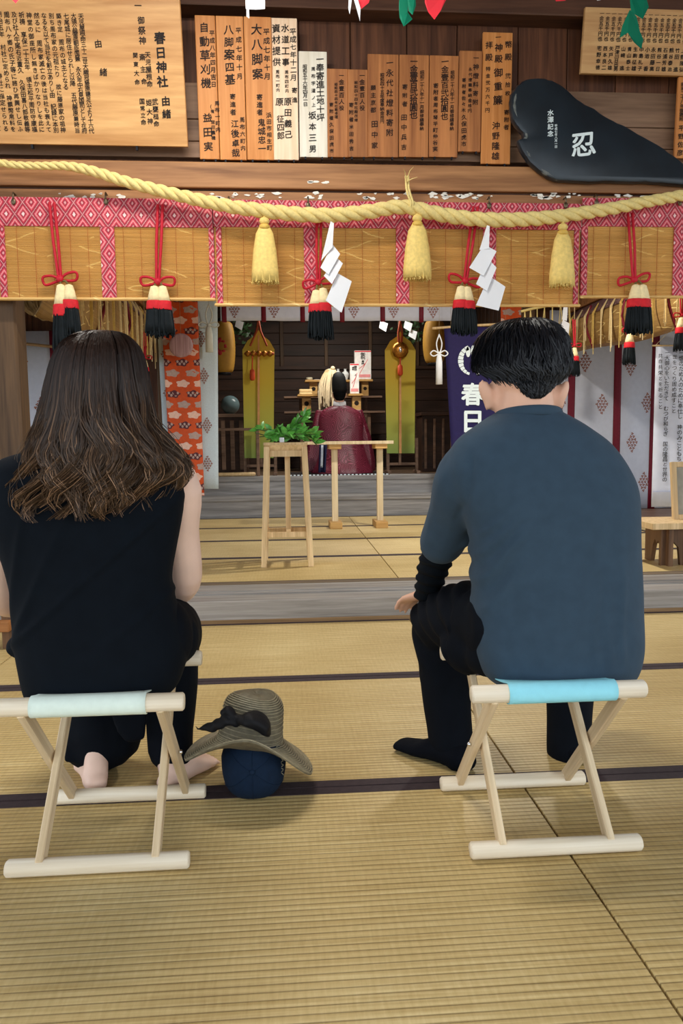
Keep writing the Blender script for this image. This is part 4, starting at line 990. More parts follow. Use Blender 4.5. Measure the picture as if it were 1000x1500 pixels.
# =================================================================== the altar
ZA = ZS2
YG = 8.75
YGD = gradz('yellow_to_green_silk', [(0, rgb(128, 150, 70)), (.30, rgb(176, 172, 64)), (.6, rgb(196, 168, 44)), (1, rgb(198, 172, 58))])
def spear_banner(label, xl, xr, ya, ysh, yb, Y, ball):
    xm = (xl+xr)/2; t = thing('silk_banner', label, 'banner', (at(xm, yb, Y).x, Y, ZA), group='yellow silk banners by the altar')
    ol_ = [(xl+2.5, yb), (xl, ysh+30), (xl-.5, ysh), (xl+7, ysh-13), (xm-4, ya+7), (xm, ya), (xm+4, ya+7), (xr-7, ysh-13), (xr+.5, ysh), (xr, ysh+30), (xr-1, yb)]
    MB().prism(ol_, lambda a, b, tt: tuple(at(a, b, Y+.0016*abs(a-xm)+tt)), 0, .012).build('silk', YGD, t, auto=30)
    MB().prism([(xm-1.6, yb), (xm-1.2, ya+8), (xm+1.2, ya+8), (xm+2.0, yb)], lambda a, b, tt: tuple(at(a, b, Y-.008+tt)), 0, .006).build('centre_ribbon', plain('pale_orange_ribbon', rgb(206, 150, 96), .6), t)
    mb = MB(); T = at(xm, ya-14, Y-.03)
    for s in (-1, 1): mb.tube([T, at(xm+s*3, ya+2, Y-.03), at(xm+s*(12 if ball else 2), ysh-6, Y-.035)], .012, 6)
    mb.build('hanging_cord', plain('rust_cord', rgb(150, 62, 28), .6), t, smooth=True)
    if ball:
        for k in range(5):
            c = at(xl+7+k*8.2, ysh+6, Y-.05); MB().ell(c, (.033, .03, .036)).build('gold_ball', GOLD, t, smooth=True)
        MB().tube([at(xl+4, ysh+6, Y-.05), at(xr-2, ysh+6, Y-.05)], .018, 8).build('ball_cord', plain('rust_cord', rgb(150, 62, 28), .6), t, smooth=True)
        k0 = at(xl+14, ysh+10, Y-.06); k1 = at(xl+14, ysh+42, Y-.06)
    else:
        c = at(xm, ysh, Y-.04); rg_ = [[V((c.x+r_*math.cos(2*PI*k/24)*(1+.05*(k % 2)), c.y+yy, c.z+r_*math.sin(2*PI*k/24)*(1+.05*(k % 2)))) for k in range(24)] for r_, yy in ((.04, .02), (.09, .018), (.095, 0), (.07, -.016), (.03, -.02))]
        MB().loft(rg_).build('round_ornament', GOLD, t, smooth=True); MB().ell(c+V((0, -.025, 0)), (.02, .012, .03)).build('mirror_stud', CHROME, t, smooth=True)
        k0 = at(xm, ysh+12, Y-.05); k1 = at(xm, ysh+34, Y-.05)
    mb = MB().tube([k0, k1+V((0, 0, .1))], .008, 6); mb.tube([k1+V((0, 0, .1)), k1+V((0, 0, .09)), k1], [.012, .028, .032], 10); mb.build('red_tassel', plain('rust_tassel', rgb(190, 66, 28), .6), t, smooth=True)
    # stand behind
    x0_, x1_ = at(xl+4, 690, Y+.08).x, at(xr+2, 690, Y+.08).x
    for x in (x0_, x1_):
        box('stand_post', (x-.018, Y+.06, ZA), (x+.018, Y+.10, at(xm, yb-22, Y).z), W_SHELF, t, bev=.004)
        box('stand_foot', (x-.022, Y-.06, ZA), (x+.022, Y+.22, ZA+.035), W_SHELF, t, bev=.004)
    for z in (ZA+.10, at(xm, yb-8, Y).z): box('stand_rail', (x0_, Y+.065, z), (x1_, Y+.095, z+.03), W_SHELF, t)
    box('banner_pole', (at(xm, ya, Y).x-.014, Y+.05, ZA+.1), (at(xm, ya, Y).x+.014, Y+.075, at(xm, ya-40, Y).z), W_SHELF, t)
spear_banner('yellow-green silk banner with a row of gold balls, left of the altar', 355.5, 401.5, 483, 512, 671, YG, True)
spear_banner('yellow-green silk banner with a round gold ornament, right of the altar', 564, 608, 485, 513, 664, YG, False)

# two-tier altar table
YK = 9.9
t = thing('altar_table', 'dark two-tier altar table with thin shelves behind the kneeling person', 'table', (at(488, 600, YK).x, YK, ZA))
zl, zu = at(488, 603, YK).z, at(488, 581, YK+.3).z
xa, xb = at(416, 600, YK).x, at(562, 600, YK).x
box('lower_shelf', (xa, YK-.16, zl-.025), (xb, YK+.12, zl), W_SHELF, t, bev=.003)
box('upper_shelf', (xa, YK+.16, zu-.025), (xb, YK+.5, zu), W_SHELF, t, bev=.003)
for x in (at(441, 600, YK).x, at(539, 600, YK).x):
    box('leg', (x-.022, YK-.13, ZA), (x+.022, YK-.09, zl-.025), W_SHELF, t, bev=.003); box('leg', (x-.022, YK+.3, ZA), (x+.022, YK+.34, zu-.025), W_SHELF, t, bev=.003)
    box('cross_rail', (x-.015, YK-.09, ZA+.15), (x+.015, YK+.3, ZA+.19), W_SHELF, t)
def sanbo(label, xt0, xt1, yt, xb0, xb1, Y, z):
    a, b = at(xt0, yt, Y), at(xt1, yt, Y); zt = a.z; c, d = at(xb0, yt, Y), at(xb1, yt, Y); dpt = (b.x-a.x)/2; xm = (a.x+b.x)/2
    t = thing('offering_stand', label, 'stand', (xm, Y, z), group='small wooden offering stands')
    hw = (d.x-c.x)/2; xm2 = (c.x+d.x)/2
    box('base', (xm2-hw, Y-hw, z), (xm2+hw, Y+hw, zt-.012), W_SAN, t, bev=.004)
    box('tray', (a.x, Y-dpt, zt-.012), (b.x, Y+dpt, zt), W_SAN, t, bev=.002)
    for p, q in (((a.x, Y-dpt), (b.x, Y-dpt+.008)), ((a.x, Y+dpt-.008), (b.x, Y+dpt)), ((a.x, Y-dpt), (a.x+.008, Y+dpt)), ((b.x-.008, Y-dpt), (b.x, Y+dpt))):
        box('tray_edge', (*p, zt), (*q, zt+.016), W_SAN, t)
    zc = (z+zt)/2; r_ = hw*.52
    MB().loft([[V((xm2+r_*math.cos(2*PI*k/20), Y-hw-.002, zc+r_*math.sin(2*PI*k/20))) for k in range(20)], [V((xm2+r_*math.cos(2*PI*k/20), Y-hw+.004, zc+r_*math.sin(2*PI*k/20))) for k in range(20)]]).build('opening_shade_disc', plain('opening_shade', rgb(34, 24, 18), .9), t)  # dark disc on the solid base, painted shade of the round hole
    return xm, Y, zt
Yf, Yb = YK-.03, YK+.33
s1 = sanbo('offering stand carrying pale cakes, front left of the kneeling person', 435, 465, 580, 442, 455, Yf, zl)
s2 = sanbo('offering stand with bowl and dish on the upper shelf left of the kneeling person', 446, 471, 559, 453, 464.5, Yb, zu)
s3 = sanbo('offering stand under the narrow gift box, front right of the kneeling person', 509, 532, 579, 515, 528, Yf, zl)
s4 = sanbo('offering stand under the wide gift box on the upper shelf', 524, 545, 558, 529, 539, Yb, zu)
s5 = sanbo('offering stand with white bottles half hidden behind the kneeling person', 489, 512, 559, 494, 506, Yb, zu)
# offerings
CAKE = plain('pale_rice_cake', rgb(226, 196, 140), .7, .08, 40)
for i in range(2):
    o = MB().box((at(438, 578, Yf).x, Yf-.07, s1[2]+.002+i*.042), (at(457, 578, Yf).x, Yf+.07, s1[2]+.042+i*.042), .012).build('rice_cake', CAKE, auto=40)
    tag(o, ('lower', 'upper')[i]+' of two flat pale rice cakes on the front left offering stand', 'cake', 'rice cakes')
tag(MB().lathe(V((at(453, 550, Yb).x, Yb, s2[2]+.001)), [(.02, 0), (.03, .004), (.042, .03), (.045, .05), (.035, .055)], 18).build('bowl', plain('cream_ceramic', rgb(206, 196, 166), .4), smooth=True), 'small cream bowl on the upper left offering stand', 'bowl')
tag(MB().lathe(V((at(464, 550, Yb).x, Yb, s2[2]+.001)), [(.02, 0), (.03, .006), (.046, .022), (.044, .026), (.01, .02)], 18).build('dish', plain('white_ceramic', rgb(214, 214, 210), .35), smooth=True), 'shallow white dish on the upper left offering stand', 'dish')
tag(box('white_box', (at(465, 575, Yb).x, Yb-.16, zu+.001), (at(474, 575, Yb).x, Yb-.08, zu+.075), PAPER, bev=.004), 'small white box on the upper shelf beside the paper wand', 'box')
WC = plain('white_bottle_ceramic', rgb(222, 224, 222), .25, .02)
for x, lab in ((495, 'white ceramic bottle mostly hidden behind the tall black hat'), (505.5, 'white ceramic bottle just right of the tall black hat')):
    tag(MB().lathe(V((at(x, 550, Yb).x, Yb, s5[2]+.001)), [(.03, 0), (.036, .004), (.034, .03), (.05, .08), (.052, .1), (.04, .125), (.018, .14), (.016, .165), (.022, .17), (.01, .171)], 20).build('ceramic_bottle', WC, smooth=True), lab, 'bottle', 'white bottles')
def gift_box(label, x0, x1, y0, y1, Y, zb, txt):
    a, b = at(x0, y1, Y), at(x1, y1, Y); zt = at((x0+x1)/2, y0, Y).z; d_ = min(.09, (b.x-a.x)*.6)
    t = thing('gift_box', label, 'box', ((a.x+b.x)/2, Y, zb)); bd = box('carton', (a.x, Y-d_/2, zb+.002), (b.x, Y+d_/2, zt), plain('gift_wrap_paper', rgb(238, 232, 226), .5), t, bev=.003)
    box('red_top_stripe', (a.x+.002, Y-d_/2-.002, zt-.02), (b.x-.002, Y-d_/2, zt-.004), REDP, t); W_ = b.x-a.x; H_ = zt-zb; yy = Y-d_/2-.002
    box('red_foot_label', (a.x+.01, yy, zb+.03), (b.x-.01, yy+.002, zb+.03+H_*.10), plain('pink_print', rgb(236, 150, 150), .6), t)
    mb = MB(); mb.tube([V(p) for p in spl([(a.x+W_*.2, yy, zb+H_*.35), (a.x+W_*.6, yy, zb+H_*.52), (a.x+W_*.8, yy, zb+H_*.7), (a.x+W_*.55, yy, zb+H_*.45), (a.x+W_*.3, yy, zb+H_*.2)], 14)], .003, 5); mb.build('red_cord_print', REDP, t)
    mb = MB()
    for s, u, v0, v1, sz in txt: column(mb, s, lambda x, y: (x, yy-.001, y), a.x+W_*u, zb+H_*v0, zb+H_*v1, W_*sz, off=.02, jit=.3)
    mb.build('lettering', INK, t)['kind'] = 'stuff'
gift_box('wide white gift box with red cord print and ink lettering, right of the kneeling person', 519, 543, 514, 557, Yb, s4[2]+.016, [('御祝', .5, .93, .70, .3), ('奉納', .5, .66, .52, .18)])
gift_box('narrow white gift box with ink lettering standing before the wide one', 512.5, 525.5, 533, 578, Yf, s3[2]+.016, [('御供', .62, .93, .76, .34), ('奉献', .35, .9, .78, .28), ('上', .6, .66, .6, .3)])

# purification wand of paper strips
WY = 9.62; B0 = at(480, 600, WY); t = thing('paper_wand', 'upright wand of cream paper strips beside the tall black hat', 'wand', (B0.x, WY, ZA))
wandp = plain('cream_paper_strip', rgb(226, 206, 168), .8, .12, 30)
top = at(486, 541, WY); MB().tube([(top.x, WY, ZA), (top.x, WY, top.z)], .012, 8).build('stick', W_STAND, t)
box('wand_base', (top.x-.07, WY-.07, ZA), (top.x+.07, WY+.07, ZA+.06), W_SHELF, t, bev=.005)
for k in range(70):
    a_ = random.uniform(0, 2*PI); r1 = random.uniform(.05, .13); L_ = random.uniform(.3, .52); mb = MB()
    pts = spl([(top.x, WY, top.z), (top.x+math.cos(a_)*r1*.6-.02, WY+math.sin(a_)*r1*.6, top.z-.03), (top.x+math.cos(a_)*r1-.05, WY+math.sin(a_)*r1, top.z-L_*.5), (top.x+math.cos(a_)*r1*.9-.06, WY+math.sin(a_)*r1, top.z-L_)], 8)
    mb.strand(pts, random.uniform(.008, .014), .9); mb.build('paper_strip', wandp, t)
MB().ell((top.x+.01, WY-.02, top.z+.01), (.03, .03, .03)).build('paper_knot', wandp, t, smooth=True)

# lanterns
LANM = plain('yellow_lantern_paper', rgb(166, 122, 44), .6, .08, 30, trans=.2)
def lantern(label, x, w_, y0, y1, Y, crestm):
    a, b = at(x, y0, Y), at(x, y1, Y); r = w_/1075*Y; h = a.z-b.z; t = thing('paper_lantern', label, 'lantern', tuple(b), group='yellow paper lanterns')
    prof = []
    for k in range(33):
        s = k/32; prof.append((r*(.62+.38*math.sin(PI*min(1, max(0, s*1.0)))**.45)*(1-.012*(k % 2)), h*s))
    MB().lathe(b, prof, 28).build('shade', LANM, t, smooth=True)
    MB().lathe(b+V((0, 0, h)), [(r*.5, -.01), (r*.62, 0), (r*.62, .04), (r*.3, .045)], 20).build('top_ring', DARKMET, t, smooth=True)
    MB().lathe(b+V((0, 0, -.03)), [(r*.3, 0), (r*.6, .004), (r*.62, .04)], 20).build('bottom_ring', DARKMET, t, smooth=True)
    MB().tube([b+V((0, 0, h+.04)), V((b.x, b.y, 3.2))], .006, 6).build('hanging_wire', DARKMET, t)
    if crestm:
        mb = MB(); c = b+V((-r*.25 if crestm < 0 else 0, -r*1.0, h*.5))
        for k in range(8): a_ = k*PI/4; mb.ell(c+V((math.cos(a_)*.05, .012, math.sin(a_)*.07)), (.03, .012, .035), nu=8, nv=6)
        mb.build('red_crest', plain('red_crest_paint', rgb(150, 24, 20), .6), t, smooth=True)
lantern('yellow paper lantern with a red crest left of the altar, beside the damask banner', 329, 16, 472, 546, 8.9, -1)
lantern('yellow paper lantern right of the altar behind the white tassel', 636, 17, 470, 532, 8.9, 0)
# blue-grey globe on a cabinet, dark cabinets
t = thing('low_cabinet', 'dark wooden cabinet with pale vertical slats left of the altar', 'cabinet', (at(337, 660, 9.3).x, 9.3, ZA))
zc_ = at(337, 607, 9.3).z; x0_, x1_ = at(322, 640, 9.2).x, at(362, 640, 9.2).x
box('cabinet_body', (x0_-.25, 9.15, ZA), (x1_, 9.55, zc_-.04), W_ALT, t, bev=.006); box('cabinet_top', (x0_-.27, 9.12, zc_-.04), (x1_+.02, 9.57, zc_), W_SHELF, t, bev=.004)
for k in range(5): x = x0_-.2+k*.11; box('slat', (x, 9.135, ZA+.06), (x+.05, 9.15, zc_-.08), W_SHELF, t, bev=.003)
G = at(337, 592.5, 9.3); gr = .117
o = MB().ell(V((G.x, 9.3, zc_+gr*.99)), (gr, gr, gr), nu=28, nv=18); o.lathe(V((G.x, 9.3, zc_)), [(.05, 0), (.05, .012), (.04, .02)], 16)
tag(o.build('glass_globe', plain('blue_grey_glass', rgb(92, 110, 112), .25, .05), smooth=True), 'blue-grey glass globe on the dark cabinet left of the yellow banner', 'globe')
t = thing('low_cabinet', 'dark wooden cabinet with pale vertical slats right of the altar', 'cabinet', (at(630, 660, 9.3).x, 9.3, ZA))
x0_, x1_ = at(617, 640, 9.2).x, at(655, 640, 9.2).x
box('cabinet_body', (x0_, 9.15, ZA), (x1_+.3, 9.55, zc_-.04), W_ALT, t, bev=.006); box('cabinet_top', (x0_-.02, 9.12, zc_-.04), (x1_+.32, 9.57, zc_), W_ALT, t, bev=.004)
for k in range(5): x = x0_+.03+k*.11; box('slat', (x, 9.135, ZA+.04), (x+.03, 9.15, zc_-.08), W_SHELF, t, bev=.003)
# low railing before the left banner
t = thing('low_railing', 'thin dark wooden railing in front of the left yellow banner', 'railing', (at(350, 690, 8.6).x, 8.62, ZA))
zr = at(350, 627, 8.62).z; xa, xb = at(300, 640, 8.62).x, at(381, 640, 8.62).x
box('top_rail', (xa, 8.6, zr-.03), (xb, 8.64, zr), W_SHELF, t, bev=.004)
for x in (xa+.1, xb-.03): box('rail_post', (x-.018, 8.6, ZA), (x+.018, 8.64, zr-.03), W_SHELF, t, bev=.004)
o = MB().tube([at(318, 690, 8.63)*V((1, 0, 0))+V((0, 8.55, ZA+.026)), at(372, 690, 8.63)*V((1, 0, 0))+V((0, 8.56, ZA+.026))], .024, 10)
tag(o.build('wooden_rod', W_STAND, smooth=True), 'pale wooden rod lying on the altar floor edge at the left', 'rod')
# papers and greenery hanging at the back of the altar
for k, (x, y, lab) in enumerate(((352, 476, 'pale paper tucked behind the left lantern under the valance'), (563, 478, 'white folded paper in the dark left of the round ornament'), (606, 490, 'white folded paper in the dark right of the round ornament'), (599, 478, 'small white paper just right above the round ornament'))):
    t = shide([[(x-6, y-8), (x+5, y-4), (x+2, y+8), (x-8, y+2)]], 9.2, lab, 'papers in the dark of the altar'); hang(t, at(x-6, y-8, 9.212), 3.2)
for lab, cx, Y_ in (('bunch of dark leaves hanging in the dark left of the altar', 343+12, 9.6), ('bunch of dark leaves hanging in the dark right of the altar', 600, 9.5)):
    t = thing('leaf_bunch', lab, 'leaves', tuple(at(cx, 500, Y_)), group='dark leaf bunches in the altar')
    mb = MB()
    for k in range(90):
        c = at(cx+random.gauss(0, 9), 482+random.gauss(0, 9), Y_+random.uniform(-.1, .1)); d_ = V((random.uniform(-1, 1), random.uniform(-.5, .5), random.uniform(-1.2, .2))).normalized()*.06; n_ = d_.cross(V((random.random(), 1, random.random()))).normalized()*.016
        mb.add([c, c+d_*.5+n_, c+d_, c+d_*.5-n_], [(0, 1, 2, 3)])
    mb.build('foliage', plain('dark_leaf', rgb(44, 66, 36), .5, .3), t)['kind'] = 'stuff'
    MB().tube([at(cx, 480, Y_), V((at(cx, 480, Y_).x, Y_, 3.2))], .006, 6).build('twig', LEAFS, t)

# offering table and stand in front of the steps
t = thing('offering_table', 'narrow pale wooden table with two block-footed legs before the kneeling person', 'table', (at(525, 770, 7.13).x, 7.13, ZU))
ztb = at(525, 646, 7.13).z; xa, xb = at(446, 650, 7.0).x, at(576, 650, 7.0).x
box('table_top', (xa, 6.98, ztb-.03), (xb, 7.28, ztb), W_TABLE, t, bev=.004)
for xp in (490, 556):
    x = at(xp, 700, 7.13).x; lg = MB().beam((x, 7.13, ZU+.06), (x, 7.13, ztb-.07), .058, .058, (0, 1, 0)); lg.build('leg', W_TABLE, t)
    box('foot_block', (x-.06, 6.98, ZU), (x+.06, 7.28, ZU+.062), W_SAN, t, bev=.006); box('head_block', (x-.06, 7.0, ztb-.075), (x+.06, 7.26, ztb-.03), W_SAN, t, bev=.006)
YTS = 5.05
t = thing('leaf_stand', 'tall pale wooden four-legged stand carrying green branches', 'stand', (at(420, 826, YTS).x, YTS, ZU))
zst = at(420, 648, YTS-.12).z; c = at(419, 700, YTS); hx, hy = .146, .13
box('stand_top', (c.x-hx, YTS-hy, zst-.018), (c.x+hx, YTS+hy, zst), W_STAND, t, bev=.003)
MB().loft([[V((c.x+sx_*hx*k, YTS+sy_*hy*k, z)) for sx_, sy_ in ((-1, -1), (1, -1), (1, 1), (-1, 1))] for k, z in ((1, zst-.018), (.80, zst-.058))]).build('moulded_apron', W_STAND, t)
for sx_ in (-1, 1):
    for sy_ in (-1, 1):
        MB().beam((c.x+sx_*hx*.86, YTS+sy_*hy*.86, zst-.03), (c.x+sx_*(hx+.012), YTS+sy_*(hy+.03), ZU), .048, .036, (1, 0, 0)).build('leg', W_STAND, t)
    MB().beam((c.x+sx_*(hx-.0), YTS-hy-.02, ZU+.235), (c.x+sx_*(hx-.0), YTS+hy+.02, ZU+.235), .022, .03).build('side_stretcher', W_STAND, t)
for sy_ in (-1, 1):
    MB().beam((c.x-hx*1.15, YTS+sy_*(hy+.004), ZU+.215), (c.x+hx*1.15, YTS+sy_*(hy+.004), ZU+.215), .026, .034).build('stretcher', W_STAND, t)
    MB().beam((c.x-hx*.8, YTS+sy_*hy*.82, zst-.075), (c.x+hx*.8, YTS+sy_*hy*.82, zst-.075), .024, .04).build('apron_rail', W_STAND, t)
MB().beam((c.x+.01, YTS+.02, ZU+.19), (c.x+.01, YTS+.02, zst-.05), .036, .03, (0, 1, 0)).build('centre_post', W_STAND, t)
MB().beam((c.x+.01, YTS-hy, ZU+.22), (c.x+.01, YTS+hy, ZU+.22), .03, .03).build('centre_stretcher', W_STAND, t)
# green branches lying on the stand: each branch a thing with stem and leaves
def branch(label, pts, n, spread, seed):
    random.seed(seed); P_ = [V(p) for p in spl([at(x, y, Y) for x, y, Y in pts], 14)]
    t = thing('green_branch', label, 'branch', tuple(P_[0]), group='leafy branches on the stand')
    MB().tube(P_, .004, 6).build('stem', LEAFS, t, smooth=True)
    for k in range(n):
        s = random.uniform(.15, 1); p = P_[min(13, int(s*13))]
        d_ = (P_[13]-P_[0]).normalized()*random.uniform(.1, 1) + V((random.uniform(-.5, .8), random.uniform(-1, 1), random.uniform(-.35, 1.15)))*spread
        d_ = d_.normalized()*random.uniform(.06, .105); n_ = d_.cross(V((random.uniform(-1, 1), random.uniform(-1, 1), random.uniform(.2, 1)))).normalized()*random.uniform(.015, .024); dn = V((0, 0, -.012))
        up_ = n_.cross(d_).normalized()*.004
        zfl = zst+.003
        vs = [p, p+d_*.3+n_*.9, p+d_*.7+n_*.7+dn*.5, p+d_+dn, p+d_*.7-n_*.7+dn*.5, p+d_*.3-n_*.9, p+d_*.5+up_]
        for q in vs:
            if q.x < c.x+hx+.01 and q.z < zfl: q.z = zfl+random.random()*.004
        MB().add(vs, [(0, 1, 6), (1, 2, 6), (2, 3, 6), (3, 4, 6), (4, 5, 6), (5, 0, 6)]).build('leaf', LEAF, t, smooth=True)
branch('leafy green branch lying at the front of the stand, stems to the left', [(374, 634, YTS-.05), (400, 640, YTS-.06), (430, 636, YTS-.06), (462, 636, YTS-.04)], 60, .9, 1)
branch('leafy green branch rising highest on the stand', [(380, 640, YTS), (410, 636, YTS), (435, 622, YTS), (446, 606, YTS)], 64, 1., 2)
branch('leafy green branch drooping over the right end of the stand', [(390, 644, YTS+.04), (425, 638, YTS+.03), (450, 640, YTS), (464, 652, YTS-.02)], 60, .9, 3)
branch('thin leafy branch sticking out furthest to the left of the stand', [(450, 640, YTS+.02), (420, 634, YTS+.02), (395, 632, YTS), (373, 628, YTS-.02)], 34, .55, 4)
tag(MB().box((at(409, 640, YTS-.09).x, YTS-.12, zst+.001), (at(416, 640, YTS-.09).x, YTS-.1, zst+.032), .004).build('paper_tag', PAPER), 'small white paper tag among the branches on the stand', 'tag')
random.seed(11)
# right bench with picture frame
t = thing('wooden_bench', 'small wooden bench with scalloped brown end board at the right edge', 'bench', (at(985, 838, 4.75).x+.2, 4.75, ZU))
zbt = at(975, 766, 4.55).z; x0_ = at(936, 772, 4.7).x
box('bench_top', (x0_, 4.52, zbt-.04), (x0_+1.1, 4.92, zbt), W_STAND, t, bev=.004)
xe = at(958, 800, 4.75).x+.0
ol_ = [(4.56, ZU), (4.64, ZU), (4.67, ZU+.10), (4.70, ZU+.15), (4.725, ZU+.13), (4.745, ZU+.16), (4.77, ZU+.12), (4.80, ZU), (4.88, ZU), (4.88, zbt-.04), (4.56, zbt-.04)]
for xx in (xe, xe+.85): MB().prism(ol_, lambda a, b, tt, xx=xx: (xx+tt, a, b), 0, .03).build('end_board', W_BROWN, t)
ol2 = [(x0_+.10, ZU), (x0_+.14, ZU), (x0_+.16, ZU+.12), (x0_+.19, ZU+.15), (x0_+.22, ZU+.12), (x0_+.235, ZU), (x0_+.27, ZU), (x0_+.27, zbt-.04), (x0_+.10, zbt-.04)]
MB().prism(ol2, lambda a, b, tt: (a, 4.60+tt, b), 0, .025).build('front_board', W_BROWN, t)
box('front_leg', (x0_+.272, 4.565, ZU), (x0_+.30, 4.63, zbt-.04), W_STAND, t, bev=.003)
fr = thing('picture_frame', 'pale wooden frame leaning on the bench at the right edge', 'frame', (at(1010, 767, 4.72).x, 4.72, zbt), (math.radians(-8), 0, 0))
fw, fh = .3, at(990, 676, 4.72).z-zbt
x_ = at(988, 720, 4.72).x-at(1010, 767, 4.72).x
for nm, a, b in (('frame_side', (x_, 0, 0), (x_+.035, .03, fh)), ('frame_side', (x_+fw, 0, 0), (x_+fw+.035, .03, fh)), ('frame_rail', (x_+.035, 0, 0), (x_+fw, .03, .035)), ('frame_rail', (x_+.035, 0, fh-.035), (x_+fw, .03, fh))):
    MB().box(a, b, .003).build(nm, W_STAND, fr, local=True)
MB().box((x_+.035, .014, .035), (x_+fw, .02, fh-.035)).build('backing', plain('grey_board', rgb(150, 144, 130), .7), fr, local=True)
# wooden rack at the lower left edge
t = thing('wooden_rack', 'brown wooden rack with two rails cut off by the left edge behind the mint stool', 'rack', (at(5, 935, 3.55).x-.2, 3.5, 0))
xr_ = at(20, 900, 3.5).x
WR = wood('orange_rack_wood', rgb(130, 82, 44), rgb(172, 116, 66), 'x')
for x in (xr_-.06, xr_-.75): box('rack_post', (x, 3.5, 0), (x+.06, 3.56, at(5, 830, 3.5).z), W_BROWN, t, bev=.004)
for y in (852, 917): z = at(5, y, 3.48).z; box('rack_rail', (xr_-.8, 3.46, z-.025), (xr_-.012, 3.5, z+.025), WR, t, bev=.004)

# =================================================================== folding stools
def stool(label, x0, yn, canvas, canv_name, group, cx0, cx1):
    """X-frame folding stool: near edge yn, left end x0; .40 wide, .33 deep, .40 high"""
    W_, D_, zt, r = .402, .33, .388, .0205
    t = thing('folding_stool', label, 'stool', (x0+W_/2, yn+D_/2, 0), group=group)
    for nm, y, z in (('bottom_rail', yn, r), ('bottom_rail', yn+D_, r), ('top_rail', yn, zt), ('top_rail', yn+D_, zt)):
        n = 18; rings = []
        for x, k in ((x0, .8), (x0+.004, 1), (x0+W_-.004, 1), (x0+W_, .8)):
            rings.append([V((x, y+math.cos(2*PI*i/n)*r*k, (z+math.sin(2*PI*i/n)*r*k) if nm == 'top_rail' else max(.0, z+math.sin(2*PI*i/n)*r*.92*k))) for i in range(n)])
        MB().loft(rings).build(nm, W_PALE, t, auto=50)
    for dx in (.052, W_-.052-.0):          # near-top to far-bottom, outer pair
        bar('leg', (x0+dx, yn+D_, r+.006), (x0+dx, yn, zt-.008), .017, .034, W_PALEZ, t)
    for dx in (.074, W_-.074):             # far-top to near-bottom, inner pair
        bar('leg', (x0+dx, yn, r+.006), (x0+dx, yn+D_, zt-.008), .017, .034, W_PALEZ, t)
    for dx in (.038, W_-.038):
        MB().ell((x0+dx, yn+D_/2, .202), (.006, .006, .006), nu=10, nv=6).build('bolt', CHROME, t, smooth=True)
    xa, xb = cx0, cx1; mb = MB(); sg = .026
    prof = []
    for k in range(9): a_ = -PI*.5-PI*k/8; prof.append((yn+math.cos(a_)*(r+.002), zt+math.sin(a_)*(r+.002)))
    for k in range(1, 12): s = k/12; prof.append((yn+D_*s, zt+r+.001-sg*math.sin(PI*s)))
    for k in range(9): a_ = PI*.5-PI*k/8; prof.append((yn+D_+math.cos(a_)*(r+.002), zt+math.sin(a_)*(r+.002)))
    mb.sheet(lambda u, v: (xa+(xb-xa)*u, *[prof[min(len(prof)-1, round(v*(len(prof)-1)))][i] for i in (0, 1)]), 12, len(prof)-1, .002)
    mb.build('seat_canvas', canvas, t, smooth=True)
    return t
stool('pale wooden folding stool with mint-white canvas seat at the left', -.642, 1.598, CANV_M, 'mint', 'folding stools', -.641+.072, -.641+.32)
stool('pale wooden folding stool with light cyan canvas seat at the right', .398, 1.576, CANV_C, 'cyan', 'folding stools', .398+.082, .398+.33)

# =================================================================== people
def rings_px(rows, n=28, ex=2.4):
    """rows of (y, xl, xr, Yc, hy); horizontal rounded rings"""
    R = []
    for (y, xl, xr, Yc, hy) in rows:
        a, b = at(xl, y, Yc), at(xr, y, Yc); cx, hx, z = (a.x+b.x)/2, (b.x-a.x)/2, (a.z+b.z)/2
        R.append((z, cx, Yc, hx, hy))
    return R
def loft_rings(mb, R, n=32, ex=2.4):
    out = []
    for z, cx, cy, hx, hy in R:
        ring = []
        for k in range(n):
            a_ = 2*PI*k/n; c_, s_ = math.cos(a_), math.sin(a_)
            ring.append(V((cx+hx*math.copysign(abs(c_)**(2/ex), c_), cy+hy*math.copysign(abs(s_)**(2/ex), s_), z)))
        out.append(ring)
    return mb.loft(out)
def dense(R, n): return [tuple(q) for q in spl(R, n)]
def limb(mb, pts, rad, n=14, m=18):
    q = spl([(*p, r_) for p, r_ in zip(pts, rad)], m); return mb.tube([V(p[:3]) for p in q], [float(p[3]) for p in q], n)
def fbm(co, f, o=2): return noise.fractal(co*f, 1., 2., o)
def hand(mb, wrist, fwd, up, s=1., side=1):
    """palm and five separate fingers lying over something; fwd towards fingertips, up out of the back of the hand, side = thumb side"""
    f, u = V(fwd).normalized(), V(up).normalized(); l = f.cross(u).normalized()*side; w_ = V(wrist)
    mb.tube([w_, w_+f*.035*s, w_+f*.085*s], [(.026*s, .016*s), (.038*s, .016*s), (.040*s, .013*s)], 12, up=u)
    for k, (o_, L_, r_) in enumerate(((-.030, .058, .0078), (-.0105, .070, .0085), (.0095, .075, .0088), (.030, .068, .0084))):
        b = w_+f*.082*s+l*(o_*s*1.02); d1 = (f-u*.25+l*o_*2).normalized(); d2 = (f-u*.8+l*o_*2).normalized(); d3 = (f*.6-u).normalized()
        p1 = b+d1*L_*.45*s; p2 = p1+d2*L_*.32*s; p3 = p2+d3*L_*.22*s
        mb.tube([b-f*.012, b, p1, p2, p3], [r_*s*q for q in (1.1, 1.1, 1.0, .92, .8)], 8)
    b = w_+f*.025*s+l*.028*s; p1 = b+(f*.6+l*.8-u*.2).normalized()*.04*s; p2 = p1+(f*.9+l*.35-u*.3).normalized()*.032*s; p3 = p2+(f-u*.4).normalized()*.022*s
    mb.tube([b, p1, p2, p3], [.014*s, .0115*s, .010*s, .0085*s], 9)
